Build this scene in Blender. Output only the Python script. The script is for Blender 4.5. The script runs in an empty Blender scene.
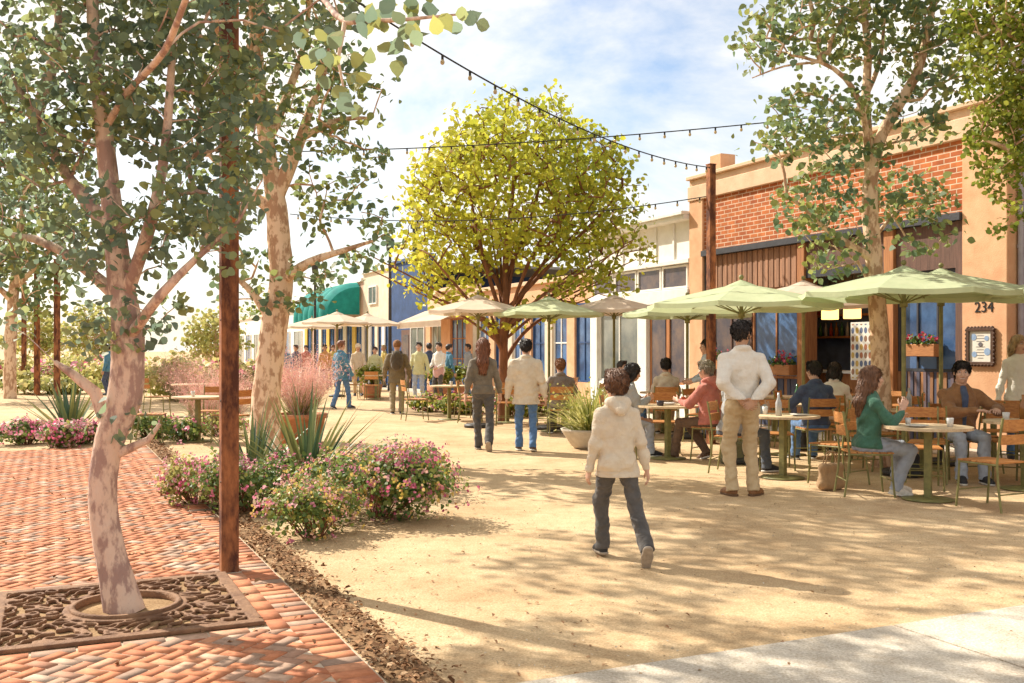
import bpy, math, random
import numpy as np
from mathutils import Vector, Matrix
from math import radians as R, sin, cos, pi

random.seed(7)
rng = np.random.default_rng(7)
scene = bpy.context.scene
COL = scene.collection

# ------------------------------------------------------------------ camera
CAM_H, FOC, HORIZON = 1.5, 1000.0, 350.0
cam_data = bpy.data.cameras.new('camera')
cam = bpy.data.objects.new('camera', cam_data)
COL.objects.link(cam)
cam.location = (0, 0, CAM_H)
cam.rotation_euler = (R(90), 0, 0)
cam_data.sensor_width = 36
cam_data.lens = 36 * FOC / 1024
cam_data.shift_y = (HORIZON - 341.5) / 1024
cam_data.clip_start = 0.05
cam_data.clip_end = 3000
scene.camera = cam

# ------------------------------------------------------------------ light
SUN_EL, SUN_X, SUN_Y = 40.0, -0.80, 0.60
SUN_STRENGTH, EXPOSURE = 4.6, 0.85
scene.view_settings.view_transform = 'Standard'
scene.view_settings.look = 'None'
scene.view_settings.gamma = 1.0
scene.view_settings.use_curve_mapping = False
scene.view_settings.exposure = EXPOSURE
sun_data = bpy.data.lights.new('sun', 'SUN')
sun_data.energy = SUN_STRENGTH
sun_data.angle = R(0.53)
sun_data.color = (1.0, 0.925, 0.80)
sun = bpy.data.objects.new('sun', sun_data)
COL.objects.link(sun)
_l = math.hypot(SUN_X, SUN_Y)
to_sun = Vector((SUN_X / _l * cos(R(SUN_EL)), SUN_Y / _l * cos(R(SUN_EL)), sin(R(SUN_EL))))
sun.rotation_euler = to_sun.to_track_quat('Z', 'Y').to_euler()
sun.location = (-20, 20, 30)

world = bpy.data.worlds.new('World')
scene.world = world
world.use_nodes = True
wt = world.node_tree
wt.nodes.clear()
def wn(t): return wt.nodes.new(t)
sky = wn('ShaderNodeTexSky'); sky.sky_type = 'NISHITA'; sky.sun_disc = False
sky.sun_elevation = R(SUN_EL); sky.sun_rotation = math.atan2(SUN_X, SUN_Y)
sky.dust_density = 1.6; sky.ozone_density = 1.2
tc = wn('ShaderNodeTexCoord')
mp = wn('ShaderNodeMapping'); mp.inputs['Scale'].default_value = (1.0, 1.0, 1.9)
mp.inputs['Location'].default_value = (0.35, 0.0, 0.1)
nz = wn('ShaderNodeTexNoise'); nz.inputs['Scale'].default_value = 2.6
nz.inputs['Detail'].default_value = 9; nz.inputs['Roughness'].default_value = 0.6
nz.inputs['Distortion'].default_value = 0.25
rp = wn('ShaderNodeValToRGB')
rp.color_ramp.elements[0].position = 0.36; rp.color_ramp.elements[0].color = (0.0, 0.0, 0.0, 1)
rp.color_ramp.elements[1].position = 0.57; rp.color_ramp.elements[1].color = (1, 1, 1, 1)
mx = wn('ShaderNodeMix'); mx.data_type = 'RGBA'
mx.inputs['B'].default_value = (7.3, 6.9, 6.2, 1)
bg = wn('ShaderNodeBackground'); bg.inputs['Strength'].default_value = 0.1
wo = wn('ShaderNodeOutputWorld')
wt.links.new(tc.outputs['Generated'], mp.inputs['Vector'])
wt.links.new(mp.outputs['Vector'], nz.inputs['Vector'])
wt.links.new(nz.outputs['Fac'], rp.inputs['Fac'])
wt.links.new(rp.outputs['Color'], mx.inputs['Factor'])
wt.links.new(sky.outputs['Color'], mx.inputs['A'])
wt.links.new(mx.outputs['Result'], bg.inputs['Color'])
wt.links.new(bg.outputs['Background'], wo.inputs['Surface'])

scene.render.engine = 'CYCLES'
scene.cycles.max_bounces = 6
scene.cycles.transparent_max_bounces = 4
scene.cycles.use_denoising = True
scene.cycles.use_adaptive_sampling = True

# ------------------------------------------------------------------ frames
U = Vector((-0.4194, 0.9078, 0))          # along the street, away from the camera
V = Vector((0.9078, 0.4194, 0))           # across the street, towards the shops
def UV(u, v, z=0.0): return Vector((U.x * u + V.x * v, U.y * u + V.y * v, z))
def G(px, py):                             # ground point seen at a pixel
    d = CAM_H * FOC / (py - HORIZON)
    return Vector(((px - 512) / FOC * d, d, 0))
def at(px, py, d):                         # point seen at a pixel, d metres deep
    return Vector(((px - 512) / FOC * d, d, CAM_H + (HORIZON - py) / FOC * d))

# ------------------------------------------------------------------ materials
MATS = {}
def pm(name, c1, c2=None, scale=8.0, rough=0.8, bump=0.0, bscale=None, metal=0.0, tint=None,
       trans=0.0, spec=0.3, detail=5, lo=0.35, hi=0.65, stretch=None, sheen=0.0, coat=0.0, bdist=0.02):
    """Procedural principled material: two colours mixed by noise, noise bump; tint = colour ramp over the face attribute."""
    if name in MATS: return MATS[name]
    m = bpy.data.materials.new(name); m.use_nodes = True
    nt = m.node_tree; nt.nodes.clear(); N = nt.nodes.new; L = nt.links.new
    out = N('ShaderNodeOutputMaterial'); b = N('ShaderNodeBsdfPrincipled')
    b.inputs['Roughness'].default_value = rough; b.inputs['Metallic'].default_value = metal
    b.inputs['Specular IOR Level'].default_value = spec
    if sheen: b.inputs['Sheen Weight'].default_value = sheen
    if coat: b.inputs['Coat Weight'].default_value = coat
    t = N('ShaderNodeTexCoord'); vec = t.outputs['Object']
    if stretch:
        mp_ = N('ShaderNodeMapping'); mp_.inputs['Scale'].default_value = stretch
        L(vec, mp_.inputs['Vector']); vec = mp_.outputs['Vector']
    n = N('ShaderNodeTexNoise'); n.inputs['Scale'].default_value = scale
    n.inputs['Detail'].default_value = detail; n.inputs['Roughness'].default_value = 0.62
    L(vec, n.inputs['Vector'])
    r = N('ShaderNodeValToRGB'); e = r.color_ramp.elements
    c2 = c2 or tuple(x * 0.72 for x in c1)
    e[0].position = lo; e[0].color = (*c2, 1); e[1].position = hi; e[1].color = (*c1, 1)
    L(n.outputs['Fac'], r.inputs['Fac']); colr = r.outputs['Color']
    if tint:
        a = N('ShaderNodeAttribute'); a.attribute_name = 'tint'
        r2 = N('ShaderNodeValToRGB'); e2 = r2.color_ramp
        while len(e2.elements) < len(tint): e2.elements.new(0.5)
        for i, (p, c) in enumerate(tint):
            e2.elements[i].position = p; e2.elements[i].color = (*c, 1)
        L(a.outputs['Fac'], r2.inputs['Fac'])
        mu = N('ShaderNodeMix'); mu.data_type = 'RGBA'; mu.blend_type = 'MULTIPLY'
        mu.inputs['Factor'].default_value = 1.0
        L(r2.outputs['Color'], mu.inputs['A']); L(colr, mu.inputs['B']); colr = mu.outputs['Result']
    L(colr, b.inputs['Base Color'])
    if bump:
        n2 = N('ShaderNodeTexNoise'); n2.inputs['Scale'].default_value = bscale or scale * 4
        n2.inputs['Detail'].default_value = 4
        L(vec, n2.inputs['Vector'])
        bp = N('ShaderNodeBump'); bp.inputs['Strength'].default_value = min(1.0, bump)
        bp.inputs['Distance'].default_value = bdist
        L(n2.outputs['Fac'], bp.inputs['Height']); L(bp.outputs['Normal'], b.inputs['Normal'])
    sh = b.outputs['BSDF']
    if trans:
        tr = N('ShaderNodeBsdfTranslucent'); L(colr, tr.inputs['Color'])
        ms = N('ShaderNodeMixShader'); ms.inputs['Fac'].default_value = trans
        L(sh, ms.inputs[1]); L(tr.outputs['BSDF'], ms.inputs[2]); sh = ms.outputs['Shader']
    L(sh, out.inputs['Surface'])
    MATS[name] = m
    return m

# ------------------------------------------------------------------ objects
def tag(o, label, cat, group=None, kind=None):
    if label: o['label'] = label
    if cat: o['category'] = cat
    if group: o['group'] = group
    if kind: o['kind'] = kind
    return o
def thing(name, label, cat, loc=(0, 0, 0), rotz=0.0, group=None):
    o = bpy.data.objects.new(name, None); COL.objects.link(o)
    o.location = loc; o.rotation_euler = (0, 0, rotz); o.empty_display_size = 0.2
    return tag(o, label, cat, group)
def link_mesh(name, me, mat, parent=None, smooth=False):
    for m in (mat if isinstance(mat, (list, tuple)) else [mat]): me.materials.append(m)
    if smooth: me.polygons.foreach_set('use_smooth', np.ones(len(me.polygons), dtype=bool))
    o = bpy.data.objects.new(name, me); COL.objects.link(o)
    if parent: o.parent = parent
    return o
def copy_tree(o, parent=None):
    c = o.copy(); COL.objects.link(c); c.parent = parent
    for ch in list(o.children): copy_tree(ch, c)
    return c
def np_mesh(name, verts, faces, tint=None):
    """faces: (n,k) index array, every face with k corners."""
    verts = np.asarray(verts, np.float32); faces = np.asarray(faces, np.int32)
    me = bpy.data.meshes.new(name)
    n, k = faces.shape
    me.vertices.add(len(verts)); me.vertices.foreach_set('co', verts.ravel())
    me.loops.add(n * k); me.loops.foreach_set('vertex_index', faces.ravel())
    me.polygons.add(n)
    me.polygons.foreach_set('loop_start', np.arange(0, n * k, k, dtype=np.int32))
    try: me.polygons.foreach_set('loop_total', np.full(n, k, dtype=np.int32))
    except Exception: pass
    me.update(calc_edges=True)
    if tint is not None:
        at_ = me.attributes.new('tint', 'FLOAT', 'FACE')
        at_.data.foreach_set('value', np.asarray(tint, np.float32))
    return me

class MB:
    """collects simple shapes into ONE mesh"""
    def __init__(s): s.v, s.f, s.t, s.sm = [], [], [], []
    def add(s, vs, fs, tint=0.5, smooth=False):
        o = len(s.v); s.v += [tuple(v) for v in vs]
        s.f += [tuple(i + o for i in f) for f in fs]
        s.t += [tint] * len(fs); s.sm += [smooth] * len(fs)
    def box(s, x0, x1, y0, y1, z0, z1, tint=0.5, bev=0.0, M=None):
        if bev:
            b = min(bev, (x1 - x0) * .45, (y1 - y0) * .45, (z1 - z0) * .45)
            vs, fs, idx = [], [], {}
            def vid(p):
                if p not in idx: idx[p] = len(vs); vs.append(p)
                return idx[p]
            X, Y, Z = (x0, x1), (y0, y1), (z0, z1)
            ix, iy, iz = (x0 + b, x1 - b), (y0 + b, y1 - b), (z0 + b, z1 - b)
            for i in (0, 1):
                q = [vid((X[i], iy[a], iz[c])) for a, c in ((0, 0), (1, 0), (1, 1), (0, 1))]; fs.append(q if i else q[::-1])
                q = [vid((ix[a], Y[i], iz[c])) for a, c in ((0, 0), (0, 1), (1, 1), (1, 0))]; fs.append(q if i else q[::-1])
                q = [vid((ix[a], iy[c], Z[i])) for a, c in ((0, 0), (1, 0), (1, 1), (0, 1))]; fs.append(q if i else q[::-1])
            for i in (0, 1):
                for j in (0, 1):
                    def edge(A, B, C, D, flip):
                        q = [vid(A), vid(B), vid(C), vid(D)]; fs.append(q[::-1] if flip else q)
                    edge((X[i], iy[j], iz[0]), (ix[i], Y[j], iz[0]), (ix[i], Y[j], iz[1]), (X[i], iy[j], iz[1]), (i + j) % 2 == 1)
                    edge((X[i], iy[0], iz[j]), (X[i], iy[1], iz[j]), (ix[i], iy[1], Z[j]), (ix[i], iy[0], Z[j]), (i + j) % 2 == 1)
                    edge((ix[0], Y[i], iz[j]), (ix[0], iy[i], Z[j]), (ix[1], iy[i], Z[j]), (ix[1], Y[i], iz[j]), (i + j) % 2 == 1)
                    for k in (0, 1):
                        q = [vid((X[i], iy[j], iz[k])), vid((ix[i], Y[j], iz[k])), vid((ix[i], iy[j], Z[k]))]
                        fs.append(q if (i + j + k) % 2 == 1 else q[::-1])
        else:
            vs = [(x, y, z) for z in (z0, z1) for y in (y0, y1) for x in (x0, x1)]
            fs = [(0, 2, 3, 1), (4, 5, 7, 6), (0, 1, 5, 4), (2, 6, 7, 3), (0, 4, 6, 2), (1, 3, 7, 5)]
        if M is not None: vs = [M @ Vector(v) for v in vs]
        s.add(vs, fs, tint)
    def bar(s, p, q, w, h, tint=0.5, bev=0.0, up=(0, 0, 1)):
        p, q = Vector(p), Vector(q); d = q - p; ln = d.length
        if ln < 1e-6: return
        d.normalize(); up = Vector(up)
        if abs(d.dot(up)) > .98: up = Vector((0, 1, 0))
        x = d.cross(up).normalized(); z = x.cross(d)
        M = Matrix(((x.x, d.x, z.x, p.x), (x.y, d.y, z.y, p.y), (x.z, d.z, z.z, p.z), (0, 0, 0, 1)))
        s.box(-w / 2, w / 2, 0, ln, -h / 2, h / 2, tint, bev, M)
    def tube(s, pts, rad, n=8, tint=0.5, cap=True, lump=0.0):
        pts = [Vector(p) for p in pts]
        if not isinstance(rad, (list, tuple, np.ndarray)): rad = [rad] * len(pts)
        vs, fs = [], []; ref = None; ph = random.uniform(0, 6)
        for i, p in enumerate(pts):
            d = (pts[min(i + 1, len(pts) - 1)] - pts[max(i - 1, 0)])
            d = d.normalized() if d.length > 1e-9 else Vector((0, 0, 1))
            if ref is None:
                ref = Vector((1, 0, 0)) if abs(d.x) < .8 else Vector((0, 1, 0))
            x = (ref - d * ref.dot(d)); x = x.normalized() if x.length > 1e-6 else d.orthogonal().normalized()
            y = d.cross(x); ref = x
            for k in range(n):
                a = 2 * pi * k / n
                rr = float(rad[i])
                if lump: rr *= 1 + lump * (.5 * sin(2 * a + .55 * i + ph) + .35 * sin(3 * a - .8 * i + 2 * ph) + .3 * sin(5 * a + 1.3 * i) + .25 * sin(7 * a - 1.9 * i + ph))
                vs.append(p + (x * cos(a) + y * sin(a)) * rr)
        for i in range(len(pts) - 1):
            for k in range(n):
                a, b = i * n + k, i * n + (k + 1) % n
                fs.append((a, b, b + n, a + n))
        s.add(vs, fs, tint, True)
        if cap:
            s.add(vs[:n], [tuple(range(n))[::-1]], tint); s.add(vs[-n:], [tuple(range(n))], tint)
    def lathe(s, prof, n=24, c=(0, 0, 0), tint=0.5, smooth=True):
        vs, fs = [], []
        for r, z in prof:
            for k in range(n):
                a = 2 * pi * k / n; vs.append((c[0] + r * cos(a), c[1] + r * sin(a), c[2] + z))
        for i in range(len(prof) - 1):
            for k in range(n):
                a, b = i * n + k, i * n + (k + 1) % n
                fs.append((a, b, b + n, a + n))
        s.add(vs, fs, tint, smooth)
    def ball(s, c, r, n=10, tint=0.5, sq=(1, 1, 1)):
        m = max(4, n // 2); vs, fs = [], []
        for i in range(m + 1):
            th = pi * i / m
            for k in range(n):
                a = 2 * pi * k / n
                vs.append((c[0] + r * sq[0] * sin(th) * cos(a), c[1] + r * sq[1] * sin(th) * sin(a), c[2] - r * sq[2] * cos(th)))
        for i in range(m):
            for k in range(n):
                a, b = i * n + k, i * n + (k + 1) % n
                fs.append((a, b, b + n, a + n))
        s.add(vs, fs, tint, True)
    def poly(s, pts, tint=0.5): s.add(pts, [tuple(range(len(pts)))], tint)
    def build(s, name, mat, parent=None):
        me = bpy.data.meshes.new(name); me.from_pydata(s.v, [], s.f)
        a = me.attributes.new('tint', 'FLOAT', 'FACE'); a.data.foreach_set('value', np.array(s.t, np.float32))
        me.polygons.foreach_set('use_smooth', np.array(s.sm, dtype=bool)); me.update()
        return link_mesh(name, me, mat, parent)
def boxobj(name, mat, parent, *dims, bev=0.0):
    m = MB(); m.box(*dims, bev=bev); return m.build(name, mat, parent)

# ------------------------------------------------------------------ implicit surfaces
class SDF:
    def __init__(s, lo, hi, res):
        s.lo = np.array(lo, np.float32); s.res = res
        n = np.ceil((np.array(hi) - s.lo) / res).astype(int) + 1
        s.ax = [(s.lo[i] + res * np.arange(n[i])).astype(np.float32) for i in range(3)]
        s.d = np.full(n, 1.0, np.float32)
    def slab(s, lo, hi):
        sl = []
        for i in range(3):
            a = int(np.clip(math.floor((lo[i] - s.lo[i]) / s.res), 0, s.d.shape[i]))
            b = int(np.clip(math.ceil((hi[i] - s.lo[i]) / s.res) + 1, 0, s.d.shape[i]))
            sl.append(slice(a, max(a, b)))
        return tuple(sl), s.ax[0][sl[0]][:, None, None], s.ax[1][sl[1]][None, :, None], s.ax[2][sl[2]][None, None, :]
    def mix(s, sl, n, k, sub=False):
        d = s.d[sl]
        if d.size == 0: return
        if sub:
            s.d[sl] = np.maximum(d, -n); return
        if k > 1e-5:
            h = np.maximum(k - np.abs(d - n), 0) / k
            s.d[sl] = np.minimum(d, n) - h * h * k * 0.25
        else: s.d[sl] = np.minimum(d, n)
    def cone(s, a, b, ra, rb, k=0.02, flat=None):
        a, b = np.array(a, np.float32), np.array(b, np.float32)
        m = max(ra, rb) + k + 3 * s.res
        sl, x, y, z = s.slab(np.minimum(a, b) - m, np.maximum(a, b) + m)
        px, py, pz = x - a[0], y - a[1], z - a[2]
        ab = b - a; L2 = float(ab @ ab) + 1e-12
        t = np.clip((px * ab[0] + py * ab[1] + pz * ab[2]) / L2, 0, 1)
        qx, qy, qz = px - t * ab[0], py - t * ab[1], pz - t * ab[2]
        g = 1.0
        if flat is not None:
            nx, ny, nz, f = flat; w = (qx * nx + qy * ny + qz * nz) * (f - 1)
            qx, qy, qz = qx + w * nx, qy + w * ny, qz + w * nz; g = 1 / f ** .5
        s.mix(sl, (np.sqrt(qx * qx + qy * qy + qz * qz) - (ra + t * (rb - ra))) * g, k)
    def ell(s, c, r, k=0.02, M=None, sub=False):
        c, r = np.array(c, np.float32), np.array(r, np.float32)
        m = float(r.max()) + k + 3 * s.res
        sl, x, y, z = s.slab(c - m, c + m)
        px, py, pz = x - c[0], y - c[1], z - c[2]
        if M is not None:
            M = np.array(M, np.float32)
            px, py, pz = (M[0, 0] * px + M[1, 0] * py + M[2, 0] * pz, M[0, 1] * px + M[1, 1] * py + M[2, 1] * pz,
                          M[0, 2] * px + M[1, 2] * py + M[2, 2] * pz)
        k0 = np.sqrt((px / r[0]) ** 2 + (py / r[1]) ** 2 + (pz / r[2]) ** 2)
        k1 = np.sqrt((px / r[0] ** 2) ** 2 + (py / r[1] ** 2) ** 2 + (pz / r[2] ** 2) ** 2) + 1e-6
        s.mix(sl, k0 * (k0 - 1) / k1, k, sub)
    def chain(s, pts, rads, k=0.02, flat=None):
        for i in range(len(pts) - 1): s.cone(pts[i], pts[i + 1], rads[i], rads[i + 1], k, flat)
    def keep(s, n, p, soft=0.0):           # cut away everything where (x-p).n > 0
        n = np.array(n, np.float32); p = np.array(p, np.float32)
        x, y, z = s.ax[0][:, None, None], s.ax[1][None, :, None], s.ax[2][None, None, :]
        s.d = np.maximum(s.d, ((x - p[0]) * n[0] + (y - p[1]) * n[1] + (z - p[2]) * n[2]).astype(np.float32))
    def disp(s, fn):
        i = np.nonzero(np.abs(s.d) < 0.04)
        s.d[i] += fn(s.ax[0][i[0]], s.ax[1][i[1]], s.ax[2][i[2]])
    def mesh(s):
        d = s.d; sg = d < 0
        c = np.zeros(np.array(d.shape) - 1, np.uint8)
        offs = [(i, j, k) for i in (0, 1) for j in (0, 1) for k in (0, 1)]
        nx, ny, nz = d.shape
        for o in offs: c += sg[o[0]:nx - 1 + o[0], o[1]:ny - 1 + o[1], o[2]:nz - 1 + o[2]]
        I = np.array(np.nonzero((c > 0) & (c < 8))).T
        if len(I) == 0: return np.zeros((0, 3)), np.zeros((0, 4), int)
        vals = {o: d[I[:, 0] + o[0], I[:, 1] + o[1], I[:, 2] + o[2]] for o in offs}
        acc = np.zeros((len(I), 3), np.float32); cnt = np.zeros(len(I), np.float32)
        for o in offs:
            for ax in range(3):
                if o[ax]: continue
                p = list(o); p[ax] = 1; p = tuple(p)
                va, vb = vals[o], vals[p]; cr = (va < 0) != (vb < 0)
                t = np.where(cr, va / np.where(cr, va - vb, 1), 0)
                pos = np.tile(np.array(o, np.float32), (len(I), 1)); pos[:, ax] = t
                acc += pos * cr[:, None]; cnt += cr
        verts = s.lo + (I + acc / cnt[:, None]) * s.res
        idm = np.full(c.shape, -1, np.int32); idm[I[:, 0], I[:, 1], I[:, 2]] = np.arange(len(I))
        F = []
        for ax in range(3):
            b, cc = (ax + 1) % 3, (ax + 2) % 3
            sl0 = [slice(1, -1)] * 3; sl0[ax] = slice(0, -1)
            sl1 = [slice(1, -1)] * 3; sl1[ax] = slice(1, None)
            A, B = sg[tuple(sl0)], sg[tuple(sl1)]
            for flip, msk in ((False, A & ~B), (True, ~A & B)):
                E = np.array(np.nonzero(msk)).T
                if len(E) == 0: continue
                off = np.ones(3, int); off[ax] = 0
                E = E + off
                q = []
                for db, dc in ((-1, -1), (0, -1), (0, 0), (-1, 0)):
                    e = E.copy(); e[:, b] += db; e[:, cc] += dc
                    q.append(idm[e[:, 0], e[:, 1], e[:, 2]])
                q = np.array(q).T
                F.append(q[:, ::-1] if flip else q)
        F = np.concatenate(F); F = F[(F >= 0).all(1)]
        return verts, F
    def build(s, name, mat, parent=None, M=None):
        v, f = s.mesh()
        if M is not None:
            M = np.array(M, np.float32); v = v @ M[:3, :3].T + M[:3, 3]
        return link_mesh(name, np_mesh(name, v, f), mat, parent, True)

def text_mesh(name, body, size, mat, parent, M, depth=0.004):
    cu = bpy.data.curves.new(name, 'FONT'); cu.body = body; cu.size = size; cu.extrude = depth
    cu.align_x = 'CENTER'; cu.align_y = 'CENTER'
    o = bpy.data.objects.new(name, cu); COL.objects.link(o)
    dg = bpy.context.evaluated_depsgraph_get()
    me = bpy.data.meshes.new_from_object(o.evaluated_get(dg))
    COL.objects.unlink(o); bpy.data.objects.remove(o)
    me.transform(M)
    return link_mesh(name, me, mat, parent)
# ------------------------------------------------------------------ people
def skin_mat(n, c): return pm('skin_' + n, c, tuple(x * .86 for x in c), scale=30, rough=.55, spec=.35)
SKIN_FAIR = skin_mat('fair', (.62, .37, .26)); SKIN_TAN = skin_mat('tan', (.52, .29, .18)); SKIN_BROWN = skin_mat('brown', (.30, .16, .10))
def hair_mat(n, c): return pm('hair_' + n, c, tuple(x * .5 for x in c), scale=60, rough=.45, bump=.5, bscale=160, stretch=(1, 1, .15), spec=.5)
HAIR_DARK = hair_mat('dark', (.030, .018, .012)); HAIR_BROWN = hair_mat('brown', (.20, .085, .035)); HAIR_AUBURN = hair_mat('auburn', (.26, .09, .035))
HAIR_GINGER = hair_mat('ginger', (.38, .14, .04)); HAIR_BLOND = hair_mat('blond', (.50, .33, .15)); HAIR_ASH = hair_mat('ash', (.38, .30, .21))
def cloth(n, c, c2=None, **k):
    a = dict(scale=14, rough=.92, bump=.75, bscale=13, bdist=.035, sheen=.15, lo=.3, hi=.7); a.update(k)
    return pm('cloth_' + n, c, c2 or tuple(x * .78 for x in c), **a)
EYE_W = pm('eye_white', (.75, .72, .68), scale=10, rough=.2); EYE_D = pm('eye_dark', (.03, .02, .015), scale=10, rough=.15, spec=.6)
LIP = pm('lip', (.48, .20, .16), scale=30, rough=.5); TEETH = pm('teeth', (.8, .77, .7), scale=10, rough=.3)
SOLE_W = pm('shoe_sole_white', (.72, .69, .62), scale=20, rough=.7); SOLE_G = pm('shoe_sole_grey', (.40, .33, .26), scale=30, rough=.8); SOLE_B = pm('shoe_sole_brown', (.16, .09, .05), scale=30, rough=.8)
SHOE_BLACK = pm('shoe_black', (.035, .035, .04), scale=20, rough=.6); SHOE_TAN = pm('shoe_tan', (.28, .13, .05), (.18, .08, .03), scale=25, rough=.55)
SHOE_WHITE = pm('shoe_white', (.72, .68, .60), scale=20, rough=.7); SHOE_BROWN = pm('shoe_brown', (.14, .07, .035), scale=20, rough=.55)
BELT = pm('belt_leather', (.16, .075, .03), scale=30, rough=.5)

def V3(*a): return np.array(a, float)
def nrm(a): return a / (np.linalg.norm(a) + 1e-9)
def ik(a, w, l1, l2, pole):
    d = w - a; L = np.linalg.norm(d)
    if L > (l1 + l2) * .995: w = a + d / L * (l1 + l2) * .995; d = w - a; L = np.linalg.norm(d)
    u = d / L; x = (l1 * l1 - l2 * l2 + L * L) / (2 * L); h = math.sqrt(max(l1 * l1 - x * x, 1e-6))
    p = np.array(pole, float); p = nrm(p - u * (p @ u))
    return a + u * x + p * h, w
_wr = [(nrm(rng.normal(size=3)), rng.uniform(0, 6)) for _ in range(24)]
def wrinkles(amp, fr, zb=.8):
    def f(x, y, z):
        r = 0
        for i in range(9):
            k, ph = _wr[i]; q = fr * (.6 + .22 * i)
            r = r + np.sin(q * (k[0] * x + k[1] * y + (k[2] * .8 + zb) * z) + ph + 1.5 * np.sin(q * .35 * (x - z) + i)) / (1 + .3 * i)
        return amp * r / 2.2
    return f
def hand(S, w, d, n, side, sz, curl, res):
    d = nrm(d); n = nrm(n - d * (n @ d)); b = np.cross(d, n) * side
    fr = max(.0085 * sz, res * .72)
    offs = (.030, .010, -.010, -.029); lens = (.072, .080, .075, .058)
    for i in range(4):
        kn = w + d * (.088 - .004 * abs(i - 1)) * sz + b * offs[i] * sz
        S.cone(w + d * .005 + b * offs[i] * .55 * sz, kn, .016 * sz, .0135 * sz, .012)
        ang = curl * (.5 + .08 * i); p = kn; L = lens[i] * sz
        for j, fr_ in enumerate((.45, .32, .26)):
            dd = d * cos(ang) + n * sin(ang); dd = nrm(dd + b * (.05 * (1.5 - i)))
            q = p + dd * L * fr_
            S.cone(p, q, fr * (1 - .07 * j), fr * (.93 - .08 * j), .003); p = q; ang += curl * .9
    t0 = w + d * .018 * sz + b * .022 * sz
    t1 = t0 + nrm(d * .62 + b * .75 + n * .25) * .045 * sz; t2 = t1 + nrm(d * .9 + b * .3 + n * .35) * .032 * sz; t3 = t2 + nrm(d + n * .45) * .024 * sz
    S.cone(t0, t1, .015 * sz, fr * 1.15, .01); S.cone(t1, t2, fr * 1.15, fr * 1.05, .004); S.cone(t2, t3, fr * 1.05, fr * .85, .003)

_shoe_cache = {}
def shoe_mesh(sole, res, sz, style):
    key = (sole, res, round(sz, 2), style)
    if key not in _shoe_cache:
        S = SDF((-.08, -.13, -.12), (.08, .24, .08), res)
        if style == 'sneaker':
            S.cone((0, -.022, -.055), (0, .05, -.05), .038, .043, .02); S.cone((0, .05, -.050), (0, .15, -.064), .043, .036, .03)
            S.cone((0, -.012, -.04), (0, -.005, .0), .036, .036, .02); S.cone((0, .01, -.01), (0, .08, -.035), .034, .03, .03)
            S.cone((0, .12, -.06), (.0, .155, -.068), .042, .032, .02)
        if sole:
            S = SDF((-.09, -.14, -.12), (.09, .25, .0), res)
            S.cone((0, -.028, -.07), (0, .05, -.07), .044, .047, .03); S.cone((0, .05, -.07), (0, .15, -.07), .047, .042, .03)
            S.keep((0, 0, 1), (0, 0, -.066)); S.keep((0, 0, -1), (0, 0, -.09))
        else:
            S.keep((0, 0, -1), (0, 0, -.072)); S.keep((0, 0, 1), (0, 0, .035))
        v, f = S.mesh(); _shoe_cache[key] = (v * sz, f)
    return _shoe_cache[key]

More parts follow.
